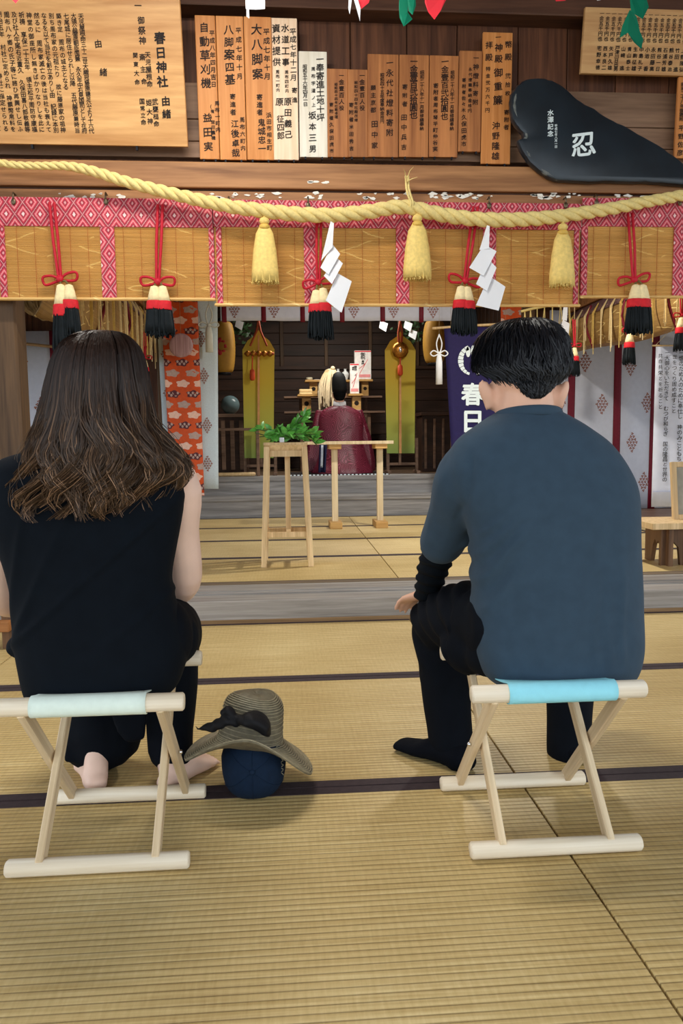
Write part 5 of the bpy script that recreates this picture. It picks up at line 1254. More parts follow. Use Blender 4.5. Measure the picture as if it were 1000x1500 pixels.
def foot(mb, heel, toe, ankle, s=1., toes=True, flip=1, sock=0.):
    h, t_ = V(heel), V(toe); d = (t_-h); L_ = d.length; d.normalize(); l = d.cross(V((0, 0, 1))).normalized(); k = sock
    up = V((0, 0, 1))
    P_ = [h+d*.012+up*.026, h+d*L_*.25+up*.036, h+d*L_*.5+up*.034, h+d*L_*.72+up*.022, h+d*L_*(.84 if toes else .99)+up*.017]
    mb.tube(P_, [(.030+k, .026+k*.3), (.034+k, .034+k*.3), (.036+k, .032+k*.3), (.043+k, .021+k*.2), (.038+k, .0145)], 14, up=up)
    limb(mb, [h+d*.04+up*.03, V(ankle)], [.036+k, .033+k])
    if toes:
        for i in range(5):
            o_ = (i-2)*.0165*flip; r_ = .0125 if i == 0 else .0090-.0004*i; ln = (.20, .21, .19, .16, .12)[i]*L_
            b = h+d*L_*.80+l*o_+up*.014; mb.tube([b, b+d*ln*.6+up*.004, b+d*ln-up*.003], [r_, r_*1.02, r_*.9], 8)
def head(mb, c, s, pitch, yaw=0., ears=True):
    """skull, jaw, nose, brow, lips, ears; face towards +y, pitch>0 bows"""
    E_ = Euler((-pitch, 0, yaw)).to_matrix(); c = V(c)
    def p(x, y, z): return c+E_ @ (V((x, y, z))*s)
    e = (-pitch, 0, yaw)
    mb.ell(p(0, -.005, .02), (.077*s, .097*s, .098*s), e); mb.ell(p(0, .03, -.045), (.062*s, .066*s, .078*s), e); mb.ell(p(0, .062, -.098), (.028*s, .024*s, .022*s), e)
    mb.tube([p(0, .088, .012), p(0, .104, -.022), p(0, .112, -.036)], [.009*s, .012*s, .016*s], 8); mb.ell(p(0, .094, -.068), (.024*s, .01*s, .008*s), e); mb.ell(p(0, .093, -.08), (.02*s, .01*s, .008*s), e)
    for q in (-1, 1):
        mb.ell(p(q*.032, .083, .022), (.024*s, .012*s, .008*s), e); mb.ell(p(q*.043, .07, -.03), (.024*s, .02*s, .022*s), e)
        if ears:
            mb.ell(p(q*.081, .004, -.012), (.009*s, .02*s, .034*s), (-pitch, q*.18, yaw-q*.35)); mb.ell(p(q*.078, .006, -.036), (.008*s, .012*s, .013*s), e)
    return p
def eyes(par, p, s):
    for q in (-1, 1):
        MB().ell(p(q*.032, .083, 0), (.012*s, .007*s, .006*s), nu=10, nv=8).build('eye', plain('dark_eye', rgb(30, 22, 20), .3), par, smooth=True)

# ---------------------------------------------------------------- the man on the right stool
man = thing('person', 'person in a charcoal blue shirt and black trousers seated on the cyan stool', 'person', (.6, 1.75, 0))
Hc = at(768, 552, 1.80)
bm_ = MB(); pm = head(bm_, Hc+V((0, .0, .0)), 1.05, .30, ears=False)
limb(bm_, [at(770, 660, 1.77), at(769, 612, 1.785), Hc+V((0, -.008, -.05))], [.085, .072, .066])
for q_, x_ in ((-1, 714), (1, 824)):
    e_ = at(x_, 578, 1.795); bm_.ell(e_+V((q_*.004, .004, .006)), (.0095, .019, .034), (-.25, q_*.2, -q_*.75)); bm_.ell(e_+V((-q_*.002, .008, -.024)), (.009, .011, .015)); bm_.ell(e_+V((-q_*.018, .016, -.004)), (.022, .022, .036))
SL, EL, WL = at(684, 700, 1.80), at(642, 806, 1.985), at(624, 870, 2.16)
SR, ER, WR_ = at(886, 706, 1.80), at(900, 812, 2.0), at(858, 884, 2.2)
HL, KL, AL = V((.50, 1.76, .495)), at(646, 908, 2.2), at(660, 1092, 2.10)
HR, KR, AR = V((.74, 1.76, .495)), at(838, 912, 2.22), at(833, 1095, 2.10)
limb(bm_, [V((.62, 1.76, .48)), V((.63, 1.76, .7)), at(770, 660, 1.78)], [.10, .09, .085])
for S_, E__, W__ in ((SL, EL, WL), (SR, ER, WR_)):
    limb(bm_, [at(770, 690, 1.79), S_, (S_+E__)/2, E__, (E__+W__)/2, W__], [.06, .05, .042, .036, .034, .026])
for H_, K_, A_ in ((HL, KL, AL), (HR, KR, AR)):
    limb(bm_, [V((.62, 1.76, .48)), H_, (H_+K_)/2, K_, (K_+A_)/2, A_], [.08, .06, .05, .045, .042, .032])
hand(bm_, WL, (-.06, .13, -.05), (0, .2, 1), 1., 1); hand(bm_, WR_, (-.02, .13, -.05), (0, .2, 1), 1., -1)
hlL, toL = atz(688, 1130, 0), atz(622, 1108, 0); toL = hlL+(toL-hlL).normalized()*.25
foot(bm_, hlL, toL-(toL-hlL)*.15, AL, toes=False, sock=-.006); hlR = V((AR.x+.005, AR.y-.06, 0)); toR = hlR+V((.06, .24, 0)); foot(bm_, hlR, toR-(toR-hlR)*.15, AR, toes=False, sock=-.006)
body = fuse(bm_, 'body', SKIN, man, .0062, 5)
eyes(man, pm, 1.05)
# shirt
rows_ = [(594, 745, 802, 1.80, .050), (602, 733, 812, 1.79, .074), (613, 712, 836, 1.785, .086), (630, 684, 866, 1.78, .10), (652, 664, 890, 1.775, .112), (685, 655, 914, 1.77, .122), (720, 664, 929, 1.765, .128), (765, 684, 932, 1.76, .13), (820, 694, 933, 1.755, .13), (880, 694, 935, 1.75, .132), (930, 690, 935, 1.748, .136), (968, 697, 928, 1.747, .138), (988, 716, 918, 1.747, .138), (1000, 736, 908, 1.747, .134)]
mb = loft_rings(MB(), dense(rings_px(rows_), 40), 36, 2.3)
dl = (EL-SL).normalized()
limb(mb, [SL+V((.06, 0, .03)), SL, (SL*.55+EL*.45), SL*.12+EL*.88], [.085, .08, .068, .060])
limb(mb, [SR+V((-.05, 0, .02)), SR, (SR*.55+ER*.45), SR*.12+ER*.88], [.08, .060, .054, .050])
def man_wr(co, no):
    x, z = co.x, co.z; k = 0.
    k += .006*fbm(V((x*8, co.y*6, z*3.2)), 1.)
    lo_ = max(0, min(1, (.75-z)/.3))
    k += .005*lo_*math.sin(x*38+z*6+3*noise.noise(V((x*6, 0, z*4))))
    for (x0, z0, sl, w_, am, ln) in ((.445, .60, .62, .013, .011, .17), (.435, .66, .75, .011, .010, .14), (.455, .53, .55, .015, .009, .15), (.44, .72, .9, .010, .008, .09)):   # drag folds from the left armpit
        d_ = (x-x0)-(z-z0)*sl; k += am*math.exp(-(d_/w_)**2)*max(0, min(1, (z-z0)/.03))*max(0, min(1, (z0+ln-z)/.06))
    for (x0, w_, am) in ((.765, .010, .006), (.735, .012, .005), (.70, .010, .004), (.60, .012, .003)):        # long hanging folds on the right
        d_ = x-x0-.06*(.6-z)-.008*math.sin(z*22); k += am*math.exp(-(d_/w_)**2)*max(0, min(1, (z-.42)/.03))*max(0, min(1, (.68-z)/.15))
    d3 = x-(.425-.10*(.88-z)); k += -.006*math.exp(-(d3/.006)**2)*max(0, min(1, (.94-z)/.04))*max(0, min(1, (z-.74)/.04))   # armhole seam
    return k
fuse(mb, 'shirt', SHIRT, man, .0075, 8, man_wr)
# hem stitch and collar
cr_ = [(z, cx, cy, hx, hy) for z, cx, cy, hx, hy in rings_px([(602, 734, 812, 1.79, .074)])][0]
mb = MB(); pts = [V((cr_[1]+cr_[3]*1.13*math.cos(a_), cr_[2]+cr_[4]*1.13*math.sin(a_), cr_[0]-.012+.018*math.sin(a_)*-1*.6)) for a_ in [2*PI*k/40 for k in range(41)]]
mb.tube(pts, [(.007, .013)]*41, 8, caps=False); mb.build('collar', SHIRT, man, smooth=True)
# black undershirt sleeves
for S_, E__, W__ in ((SL, EL, WL), (SR, ER, WR_)):
    mb = MB(); limb(mb, [S_*.3+E__*.7, E__, E__*.5+W__*.5, W__], [.045, .047, .044, .037])
    fuse(mb, 'undersleeve', BLACKC, man, .007, 4, lambda co, no: .0035*math.sin(co.z*190+co.x*40)+.002*fbm(co, 20))
# trousers
mb = MB()
mb.ell((.62, 1.765, .48), (.195, .13, .075)); mb.ell(at(712, 956, 1.79), (.06, .09, .058)); mb.ell(at(686, 946, 1.87), (.072, .09, .075)); limb(mb, [V((.52, 1.76, .50)), V((.72, 1.76, .50))], [.10, .10])
limb(mb, [HL+V((.03, 0, .0)), HL*.5+KL*.5+V((0, 0, .015)), KL+V((0, -.01, .0)), KL+V((.0, .012, -.03)), KL*.6+AL*.4, AL+V((.0, 0, .005))], [.10, .098, .092, .088, .078, .068], 18, 26)
limb(mb, [HR, HR*.5+KR*.5+V((0, 0, .015)), KR, KR+V((0, .012, -.03)), KR*.6+AR*.4, AR+V((0, 0, -.02))], [.10, .095, .088, .084, .074, .066], 18, 26)
def trous(co, no):
    k = .005*fbm(V((co.x*8, co.y*8, co.z*5)), 1.)
    if co.x < .58 and co.y > 1.85: k += .0055*math.sin((co.x*.9+co.z*1.2-co.y*.6)*62)*max(0, min(1, (co.z-.22)/.15))
    return k
fuse(mb, 'trousers', BLACKT, man, .0085, 6, trous)
mb = MB(); foot(mb, hlL, toL, AL, toes=False, sock=.007); fuse(mb, 'sock', SOCK, man, .006, 5)
mb = MB(); foot(mb, hlR, toR, AR, toes=False, sock=.007); fuse(mb, 'sock', SOCK, man, .006, 5)
# hair
def S_of(R):
    A = np.array(dense(R, 60))
    def S(th, t, k=1.):
        f_ = min(.9999, max(0, t))*59; i = int(f_); q = A[i]*(1-(f_-i))+A[min(59, i+1)]*(f_-i)
        return V((q[1]+q[3]*k*math.cos(th), q[2]+q[4]*k*math.sin(th), q[0]))
    return S, A
mh = [(469, 752, 782, 1.81, .035), (472, 734, 800, 1.81, .062), (480, 717, 813, 1.81, .085), (494, 704, 823, 1.81, .105), (512, 698, 828, 1.808, .116), (530, 696, 829, 1.806, .120), (543, 699, 827, 1.803, .119), (551, 714, 824, 1.80, .113), (559, 725, 817, 1.795, .102), (568, 735, 809, 1.788, .090), (577, 746, 800, 1.782, .078), (586, 758, 789, 1.778, .066)]
Smh, Amh = S_of(rings_px(mh))
mb = MB(); n = 40; rg_ = []
for i in range(0, 60):
    # over the face the cap stops at the forehead: lower rings are pushed back
    t_ = i/59; ring_ = []
    for k in range(n):
        a_ = 2*PI*k/n; kk = .94
        p_ = Smh(a_, t_, kk)
        if t_ > .40:
            lim = 1.80+.05*(1-min(1, (t_-.40)/.12)) - .06*max(0, (t_-.5)/.5); p_.y = min(p_.y, lim)
        ring_.append(p_)
    rg_.append(ring_)
mb.loft(rg_)
HAIRB = plain('black_hair_base', rgb(12, 12, 15), .8, .2, 60, .3, spec=.1)
hb = mb.build('hair', HAIRB, man, smooth=True)
random.seed(5); mb = MB(); cols = []
for k in range(5200):
    t0 = random.random()**.85*.9; a0 = -PI/2+random.uniform(-2.6, 2.6)
    if t0 > .38 and abs(a0+PI/2) > 1.75-(t0-.38)*.9: continue
    L_ = random.uniform(.12, .24)*(1 if t0 < .6 else .5); da = random.uniform(-.18, .18); lift = random.uniform(0, .05); pts = []
    kb = .90+.14*random.random()*(1 if t0 < .6 else .35)
    for s in (0, .33, .66, 1):
        pts.append(tuple(Smh(a0+da*s, min(1.0, t0+L_*s), kb+.03*s*s+lift*s*s)))
    n0 = len(mb.v); mb.strand(pts, random.uniform(.0013, .0024), .3); v_ = random.uniform(.5, 1.5)
    cols += [(.006*v_, .0065*v_, .009*v_)]*(len(mb.v)-n0)
mb.c = cols
o = mb.build('hair_strands', vcol('black_hair', .4, .3), hb); o['kind'] = 'stuff'

# ---------------------------------------------------------------- the woman on the left stool
wo = thing('person', 'person with long wavy brown hair in a sleeveless black top seated on the mint stool', 'person', (-.44, 1.77, 0))
Wc = at(146, 560, 1.80)
bm_ = MB(); pw_ = head(bm_, Wc, 1.0, .12)
limb(bm_, [at(143, 680, 1.79), at(144, 640, 1.795), Wc+V((0, -.01, -.04))], [.07, .05, .05])
SL, EL, WL = at(0, 706, 1.80), at(0, 872, 1.93), at(55, 900, 2.16)
SR, ER, WR_ = at(258, 700, 1.80), at(272, 852, 1.92), at(222, 890, 2.16)
HL, KL, AL = V((-.53, 1.78, .49)), at(128, 940, 2.2), at(141, 1115, 2.03)
HR, KR, AR = V((-.33, 1.78, .49)), at(250, 938, 2.2), at(246, 1112, 2.04)
limb(bm_, [V((-.43, 1.78, .47)), V((-.43, 1.78, .68)), at(143, 670, 1.79)], [.10, .085, .08])
for S_, E__, W__ in ((SL, EL, WL), (SR, ER, WR_)):
    limb(bm_, [at(143, 690, 1.80), S_, S_*.5+E__*.5, E__, (E__+W__)/2, W__], [.055, .047, .045, .040, .036, .025], 16, 24)
for H_, K_, A_ in ((HL, KL, AL), (HR, KR, AR)):
    limb(bm_, [V((-.43, 1.78, .47)), H_, (H_+K_)/2, K_, K_*.55+A_*.45, A_], [.09, .068, .06, .048, .046, .031])
hand(bm_, WL, (.10, .06, -.03), (0, .2, 1), .92, 1); hand(bm_, WR_, (-.10, .06, -.03), (0, .2, 1), .92, -1)
hlL = atz(143, 1164, 0); toL = hlL+V((-.085, .20, 0)); foot(bm_, hlL, toL, AL, .95, flip=-1)
hlR = atz(240, 1162, 0); toR = hlR+V((.115, .19, 0)); foot(bm_, hlR, toR, AR, .95)
fuse(bm_, 'body', SKINL, wo, .0048, 3)
eyes(wo, pw_, 1.)
rows_ = [(640, 112, 175, 1.80, .055), (650, 80, 208, 1.795, .085), (660, 40, 245, 1.79, .10), (672, 4, 264, 1.785, .108), (690, -14, 270, 1.78, .114), (730, -20, 271, 1.775, .118), (770, -14, 265, 1.772, .12), (810, 4, 257, 1.77, .12), (850, 16, 251, 1.768, .122), (890, 23, 258, 1.765, .126), (930, 24, 270, 1.762, .132), (965, 30, 274, 1.76, .136), (1000, 38, 264, 1.758, .136), (1014, 44, 254, 1.757, .134)]
mb = loft_rings(MB(), dense(rings_px(rows_), 40), 36, 2.4)
mb.ell(at(32, 946, 1.80), (.035, .06, .028), (0, .5, 0)); mb.ell(at(270, 935, 1.83), (.035, .07, .055))
def wo_wr(co, no):
    x, z = co.x, co.z; k = .0045*fbm(V((x*6, co.y*6, z*3)), 1.)
    for (x0, z0, sl, w_, am) in ((-.52, .60, 1.15, .012, .008), (-.58, .62, .5, .012, .006), (-.60, .75, .25, .010, .005), (-.40, .52, 1.3, .014, .005)):
        d_ = (x-x0)-(z-z0)*sl; k += am*math.exp(-(d_/w_)**2)*max(0, min(1, (z-.46)/.08))*max(0, min(1, (.86-z)/.1))
    return k
fuse(mb, 'sleeveless_top', BLACKC, wo, .0075, 8, wo_wr)
mb = MB(); limb(mb, [V((-.52, 1.77, .48)), V((-.35, 1.77, .48))], [.10, .10])
limb(mb, [HL, HL*.5+KL*.5+V((0, 0, .015)), KL, KL+V((0, .0, -.06)), at(146, 1040, 2.14), at(150, 1078, 2.12)], [.09, .088, .085, .09, .105, .112], 20, 26)
limb(mb, [HR+V((.0, 0, 0)), HR*.5+KR*.5+V((.01, 0, .015)), KR, KR+V((0, .0, -.05)), at(250, 1040, 2.10), at(250, 1100, 2.055)], [.09, .092, .088, .084, .074, .066], 18, 26)
# flaps of the wide left trouser leg
mb.loft([[V((p.x+dx, p.y+dy, p.z)) for dx, dy in ((-.02, -.012), (.02, -.012), (.024, .012), (-.024, .012))] for p in (at(98, 1035, 2.10), at(104, 1075, 2.06), at(108, 1116, 2.04))])
mb.loft([[V((p.x+dx*s_, p.y+dy, p.z)) for dx, dy in ((-.05, -.012), (.05, -.012), (.05, .012), (-.05, .012))] for p, s_ in ((at(186, 1030, 2.0), 1), (at(192, 1062, 1.99), .9), (at(200, 1086, 1.98), .5))])
fuse(mb, 'wide_trousers', BLACKT, wo, .008, 5, lambda co, no: .006*fbm(V((co.x*9, co.y*9, co.z*4)), 1.)+.003*math.sin(co.x*55+co.z*9))
# long wavy hair
wh = [(487, 135, 170, 1.80, .03), (490, 118, 182, 1.80, .06), (498, 102, 192, 1.80, .085), (512, 90, 203, 1.798, .105), (535, 80, 210, 1.795, .116), (560, 74, 214, 1.79, .12), (590, 69, 219, 1.785, .122), (620, 63, 226, 1.775, .122), (650, 52, 244, 1.765, .12), (675, 40, 262, 1.757, .12), (700, 32, 262, 1.752, .122), (722, 28, 246, 1.748, .123), (745, 30, 222, 1.745, .124)]
Swh, Awh = S_of(rings_px(wh))
mb = MB(); rg_ = []; n = 40
for i in range(0, 54):
    t_ = i/59; ring_ = []
    for k in range(n):
        a_ = 2*PI*k/n; p_ = Swh(a_, t_, .90-.16*max(0, t_-.6))
        if t_ > .30: p_.y = min(p_.y, 1.83-.05*min(1, (t_-.3)/.4))
        ring_.append(p_)
    rg_.append(ring_)
mb.loft(rg_)
hb = mb.build('hair', plain('brown_hair_base', rgb(40, 28, 23), .85, .25, 50, .4, spec=.1), wo, smooth=True)
random.seed(9); mb = MB(); cols = []
NL = 84; locks = [(-PI/2+random.uniform(-2.15, 2.15), random.uniform(0, 6), random.uniform(.7, 1.3), random.uniform(.86, 1.0)) for _ in range(NL)]
for k in range(5200):
    a_l, ph_, fr_, te = locks[k % NL]; a0 = a_l+random.gauss(0, .045); d_ = .86+.20*random.random(); t1 = min(1.06, te+random.uniform(-.14, .07)); t0 = random.random()**2*.35 if random.random() < .75 else random.uniform(.3, .7)
    pts = []; m_ = 16; ex_ = random.uniform(-.02, .02)
    for j in range(m_):
        s = j/(m_-1); t_ = t0+(t1-t0)*s; am = max(0, t_-.38)
        wv = am*(.26*math.sin(t_*17*fr_+ph_)+.03*math.sin(t_*34+ph_*2+k)); q = Swh(a0+wv*1.3+ex_*s, min(1., t_), d_+.24*am*math.sin(t_*19*fr_+ph_*1.7)+.03*math.sin(k*1.3)*am)
        if t_ > 1: q.z -= (t_-1)*.35
        q.x += .016*am*math.sin(t_*21+ph_)
        pts.append((q.x, q.y, q.z))
    n0 = len(mb.v); mb.strand(pts, random.uniform(.0010, .0021), .35); hl = random.random() < .22; v_ = random.uniform(.6, 1.3)
    for j in range(m_):
        s = j/(m_-1); t_ = t0+(t1-t0)*s; g = max(0, min(1, (t_-.35)/.5)); base = np.array((.026, .0125, .008)); tip = np.array((.085, .048, .026))*(3.0 if hl else .8)
        c_ = (base*(1-g)+tip*g)*v_; cols += [tuple(c_)]*3
# fly-away wisps
for k in range(60):
    a0 = -PI/2+random.choice((-1, 1))*random.uniform(.9, 2.0); t0 = random.uniform(.5, .8); L_ = random.uniform(.15, .3); cu_ = random.uniform(.05, .22); pts = []
    for j in range(10): s = j/9; q = Swh(a0+.3*math.sin(s*3+k)*s, min(1, t0+L_*s), 1.0+cu_*math.sin(s*2.6)); pts.append(tuple(q))
    mb.strand(pts, .0008, .5); cols += [(.09, .06, .04)]*30
mb.c = cols
o = mb.build('hair_strands', vcol('brown_hair', .42, .25), hb); o['kind'] = 'stuff'

# ---------------------------------------------------------------- the priest
YPR = 9.0
ROBE = None
m, tt_, b = nt('maroon_robe_silk'); b.inputs['Roughness'].default_value = .45
vo = N(tt_, 'ShaderNodeTexVoronoi', feature='DISTANCE_TO_EDGE'); vo.inputs['Scale'].default_value = 8
no_ = N(tt_, 'ShaderNodeTexNoise'); no_.inputs['Scale'].default_value = 6; L(tt_, coords(tt_), no_.inputs['Vector'])
mg = N(tt_, 'ShaderNodeMix', data_type='RGBA'); mg.inputs[0].default_value = .12; L(tt_, coords(tt_), mg.inputs[6]); L(tt_, no_.outputs['Color'], mg.inputs[7]); L(tt_, mg.outputs[2], vo.inputs['Vector'])
rg2 = math_(tt_, 'ABSOLUTE', math_(tt_, 'SINE', math_(tt_, 'MULTIPLY', vo.outputs['Distance'], 26.)))
L(tt_, ramp(tt_, rg2, [(.0, rgb(156, 76, 98)), (.35, rgb(98, 12, 38)), (1, rgb(84, 6, 28))]), b.inputs['Base Color']); ROBE = m
pr = thing('person', 'person in a maroon patterned robe and black hat kneeling before the altar', 'person', (at(497, 690, YPR).x, YPR, ZA))
hc = at(497, 578, YPR); bm_ = MB(); pp_ = head(bm_, hc, .98, .1)
cxp = hc.x
limb(bm_, [V((cxp, YPR, hc.z-.30)), V((cxp, YPR, hc.z-.18)), hc+V((0, -.01, -.04))], [.08, .056, .054]); limb(bm_, [V((cxp, YPR, ZA+.12)), V((cxp, YPR, hc.z-.25))], [.12, .10])
for s in (-1, 1):
    limb(bm_, [V((cxp, YPR, hc.z-.24)), V((cxp+s*.17, YPR, hc.z-.24)), V((cxp+s*.22, YPR+.06, hc.z-.48)), V((cxp+s*.06, YPR+.28, hc.z-.50))], [.06, .05, .042, .03]); hand(bm_, V((cxp+s*.05, YPR+.29, hc.z-.50)), (-s*.3, 1, .1), (0, -.1, 1), .95, s)
    limb(bm_, [V((cxp+s*.08, YPR, ZA+.12)), V((cxp+s*.12, YPR+.38, ZA+.10)), V((cxp+s*.10, YPR+.36, ZA+.06)), V((cxp+s*.08, YPR-.05, ZA+.05))], [.09, .07, .05, .04])
fuse(bm_, 'body', SKIN, pr, .011, 4); eyes(pr, pp_, .98)
rows_ = [(594, 488, 506, YPR, .07), (596, 481, 513, YPR, .095), (600, 474, 521, YPR, .115), (606, 469, 528, YPR, .13), (618, 466, 532, YPR, .15), (636, 466, 532, YPR, .17), (655, 466, 534, YPR+.02, .22), (675, 462, 540, YPR+.05, .30)]
R = rings_px(rows_)+[(ZA+.06, cxp+.02, YPR+.06, .37, .36), (ZA+.005, cxp+.02, YPR+.06, .39, .38)]
mb = loft_rings(MB(), dense(R, 36), 32, 2.2)
fuse(mb, 'robe', ROBE, pr, .012, 4, lambda co, no: .006*math.sin(co.x*30+co.z*4)*max(0, min(1, (1.05-co.z)/.4))+.005*fbm(co, 6))
for s in (-1, 1):      # wide hanging sleeves
    xo = cxp+s*.23; mb = MB()
    mb.loft([[V((xo+s*k_*.25+dx*q, YPR+.06+dy*q, z)) for dx, dy in ((-.07, -.09), (.05, -.10), (.10, 0), (.06, .14), (-.06, .14), (-.10, 0))] for k_, z, q in ((0, hc.z-.18, .55), (.08, hc.z-.34, .8), (.22, hc.z-.52, 1.05), (.34, ZA+.16, 1.25), (.36, ZA+.03, 1.2))])
    fuse(mb, 'sleeve', ROBE, pr, .012, 5, lambda co, no: .005*math.sin(co.x*40+co.z*6))
mb = MB().loft([[V((cxp+math.cos(2*PI*k/24)*r_, YPR+math.sin(2*PI*k/24)*r_*1.05, z+.012*math.sin(2*PI*k/24))) for k in range(24)] for r_, z in ((.084, hc.z-.150), (.080, hc.z-.115), (.074, hc.z-.082), (.066, hc.z-.084))]); mb.build('white_collar', PAPER, pr, smooth=True)
mb = MB(); mb.ell(hc+V((0, -.012, .016)), (.080, .098, .092), (-.1, 0, 0)); mb.ell(hc+V((0, -.045, -.045)), (.06, .05, .035)); mb.build('hair', HAIRB, pr, smooth=True)
mb = MB().loft([[V((hc.x-.01*k_+math.cos(2*PI*k/24)*rx, YPR-.01-.02*k_+math.sin(2*PI*k/24)*ry, z)) for k in range(24)] for rx, ry, z, k_ in ((.088, .104, hc.z+.03, 0), (.092, .108, hc.z+.06, 0), (.090, .10, hc.z+.14, .3), (.082, .085, hc.z+.20, .7), (.062, .06, hc.z+.245, 1), (.03, .03, hc.z+.265, 1.2))]); mb.build('black_hat', plain('black_hat_lacquer', rgb(12, 12, 14), .7, .2, 40, .3), pr, smooth=True)
mb = MB().sheet(lambda u, v: (at(468, 660, 8.62).x+.09*u-.02*v, 8.66-.03*math.sin(u*9), at(500, 650, 8.62).z+(ZA+.03-at(500, 650, 8.62).z)*v), 10, 8, .006); mb.build('navy_sash', plain('navy_sash_cloth', rgb(34, 36, 70), .7), pr, smooth=True)
mb = MB().sheet(lambda u, v: (at(470, 660, 8.62).x+.03*u-.01*v, 8.645-.02*math.sin(u*9), at(500, 652, 8.62).z-.26*v), 5, 8, .004); mb.build('white_sash', plain('pale_blue_sash', rgb(200, 206, 216), .7), pr, smooth=True)
# mat with checked edge under the kneeling person
t = thing('kneeling_mat', 'thin dark mat with a black and white checked edge under the kneeling person', 'mat', (cxp+.02, YPR, ZA))
box('mat_sheet', (cxp-.62, YPR-.46, ZA+.0), (cxp+.55, YPR+.5, ZA+.004), plain('dark_mat', rgb(40, 34, 34), .8), t)
for k in range(26):
    x = cxp-.62+k*.045; box('edge_check', (x, YPR-.468, ZA), (x+.024, YPR-.455, ZA+.012), INKW, t)

# =================================================================== straw hat and navy cap on the floor
YH = 1.97
hb0 = at(366, 1084, YH); HAT = plain('grey_straw', rgb(112, 104, 84), .6, .25, 60, .6)
hat = thing('straw_hat', 'wide-brimmed greyish straw hat with a black ribbon bow by the mint stool', 'hat', tuple(hb0), None)
Eh = Euler((math.radians(-4), math.radians(7), 0)).to_matrix()
def hp(r_, th, z): return hb0+Eh @ V((r_*math.cos(th)*1.04, r_*math.sin(th)*.98, z))
def brim_z(th, s):
    # droops at both sides, lifted at the front
    side = abs(math.cos(th)); fr_ = max(0, -math.sin(th))
    return -.062*s*side**1.5*(1.15 if math.cos(th) > 0 else .9)+.05*s*fr_**1.5-.02*s*(1-side)*(math.sin(th) > 0)+.006*s*math.sin(3*th+.5)
n = 64; prof = [(.004, .135), (.03, .134), (.055, .128), (.07, .115), (.078, .095), (.081, .06), (.084, .02), (.087, .004)]
rg_ = [[hp(r_, 2*PI*k/n, z+.004*math.sin(2*PI*k/n*2)) for k in range(n)] for r_, z in prof]
for j in range(1, 13):
    s = j/12; rg_.append([hp(.087+s*(.082)*(1+.05*math.cos(2*PI*k/n)), 2*PI*k/n, .004-.004*s+brim_z(2*PI*k/n, s)+.0012*(j % 2)) for k in range(n)])
inner = [[hp((.087+s*(.082)*(1+.05*math.cos(2*PI*k/n)))-.0005, 2*PI*k/n, -.001-.004*s+brim_z(2*PI*k/n, s)) for k in range(n)] for s in [j/12 for j in range(12, 0, -1)]]
inner += [[hp(max(.002, r_-.004), 2*PI*k/n, z-.004) for k in range(n)] for r_, z in reversed(prof)]
MB().loft(rg_+inner, cap=True).build('crown_and_brim', HAT, hat, smooth=True)
mb = MB()
for j in range(34):                                          # rows of stitched braid
    if j < 17: r_, z = spl(prof[2:], 17)[j]; pts = [hp(r_+.0008, 2*PI*k/n, z+.004*math.sin(2*PI*k/n*2)) for k in range(n+1)]
    else:
        s = (j-16)/17; pts = [hp(.087+s*(.082)*(1+.05*math.cos(2*PI*k/n)), 2*PI*k/n, .005-.004*s+brim_z(2*PI*k/n, s)) for k in range(n+1)]
    mb.tube(pts, .0016, 5, caps=False)
mb.build('braid_rows', plain('pale_straw_braid', rgb(150, 140, 114), .45, .25, 60), hat, smooth=True)['kind'] = 'stuff'
BLKR = plain('black_ribbon', rgb(9, 10, 15), .7, .2, 40, .2)
bc = at(346, 1055, YH-.10)
mb = MB()
for pts, rad in (([bc, at(365, 1054, YH-.115), at(382, 1058, YH-.10), at(390, 1066, YH-.09)], [(.013, .010), (.030, .018), (.044, .020), (.034, .013)]), ([bc, at(330, 1056, YH-.10), at(312, 1064, YH-.085), at(296, 1066, YH-.08)], [(.013, .010), (.022, .014), (.024, .012), (.012, .006)]), ([at(341, 1050, YH-.10), at(334, 1042, YH-.09), at(327, 1042, YH-.085)], [(.016, .010), (.022, .013), (.014, .008)])):
    q = spl([(*p, *r_) for p, r_ in zip(pts, rad)], 12); mb.tube([V(p[:3]) for p in q], [(float(p[4]), float(p[3])) for p in q], 12, up=(0, 1, 0))
mb.ell(bc+V((0, -.008, 0)), (.014, .012, .015)); mb.tube([at(298, 1066, YH-.08), at(290, 1068, YH-.085), at(284, 1061, YH-.09)], [.004, .003, .002], 6)
fuse(mb, 'ribbon_bow', BLKR, hat, .0035, 3, lambda co, no: .0012*math.sin(co.x*150+co.z*220))
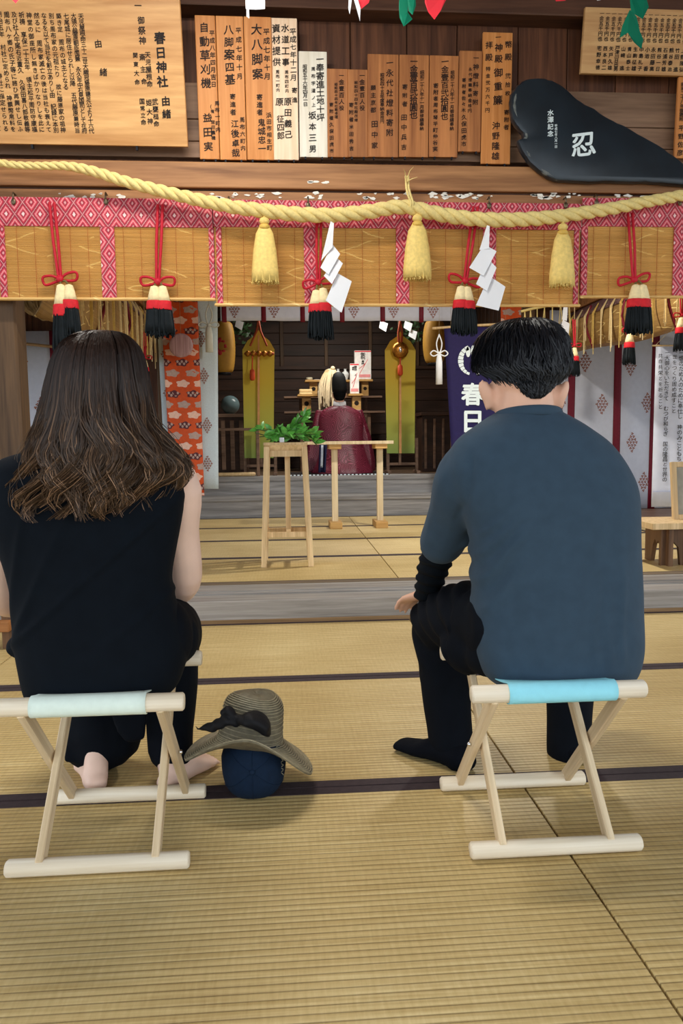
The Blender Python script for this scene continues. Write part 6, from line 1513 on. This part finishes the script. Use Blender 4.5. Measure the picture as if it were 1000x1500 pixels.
# cap standing on its rear edge, crown towards the camera
NAVC = plain('navy_cap_cotton', rgb(16, 32, 52), .85, .12, 60, .2, spec=.15)
cb = atz(370, 1171, 0); ccz = .108; cc = V((cb.x+.003, cb.y+.05, ccz-.002))
cap_ = thing('baseball_cap', 'dark navy baseball cap propped upright under the straw hat', 'cap', (cb.x, cb.y+.06, 0))
def cp(u, v, k=1.):
    """u around 0..2pi, v 0 at the crown button .. 1 at the opening"""
    ph_ = v*PI*.5; r_ = math.sin(ph_)**.72; d_ = math.cos(ph_)
    return V((cc.x+(.088-.03*max(0, math.sin(u)))*k*r_*math.copysign(abs(math.cos(u))**.72, math.cos(u)), cc.y-.095*k*d_, max(.001, cc.z+(.068 if math.sin(u) > 0 else .112)*k*r_*math.copysign(abs(math.sin(u))**.72, math.sin(u))-.01*d_)))
rg_ = [[cp(2*PI*k/48, max(.02, j/16)) for k in range(48)] for j in range(17)]
rg_ += [[cp(2*PI*k/48, max(.03, j/16), .965) for k in range(48)] for j in range(16, -1, -1)]
MB().loft(rg_).build('crown', NAVC, cap_, smooth=True)
for k in range(6):
    a_ = PI/2+k*PI/3; MB().tube([cp(a_, max(.03, j/12), 1.003) for j in range(13)], .0012, 5).build('seam', NAVC, cap_, smooth=True)
MB().ell(cp(0, 0), (.008, .005, .008)).build('button', NAVC, cap_, smooth=True)
# peak lifted upwards behind, supporting the hat
MB().sheet(lambda u, v: (cc.x+(u-.5)*(.11-.03*v*abs(u-.5)), cc.y+.004+.035*v-.02*math.cos((u-.5)*2.6), cc.z+.065*math.cos((u-.5)*1.7)+.05*v*math.cos((u-.5)*2.2)), 16, 6, .003).build('peak', NAVC, cap_, smooth=True)
mb = MB(); random.seed(3); q0 = cp(-.05, .62, 1.01)
pts = [q0+V((.004*math.sin(j*1.9), -.0005, .022-.044*j/11)) for j in range(12)]; mb.tube(pts, .0013, 5); mb.build('embroidery', plain('grey_embroidery', rgb(120, 116, 96), .7), cap_, smooth=True)
MB().beam(cp(PI/2+.1, .5, 1.004), cp(PI/2+.06, .82, 1.004), .003, .002).build('strap_tab', plain('pale_tab', rgb(150, 160, 160), .5), cap_)

# ------------------------------------------------------------------ tidy up helper properties
for o in bpy.data.objects:
    if '_w' in o: del o['_w']
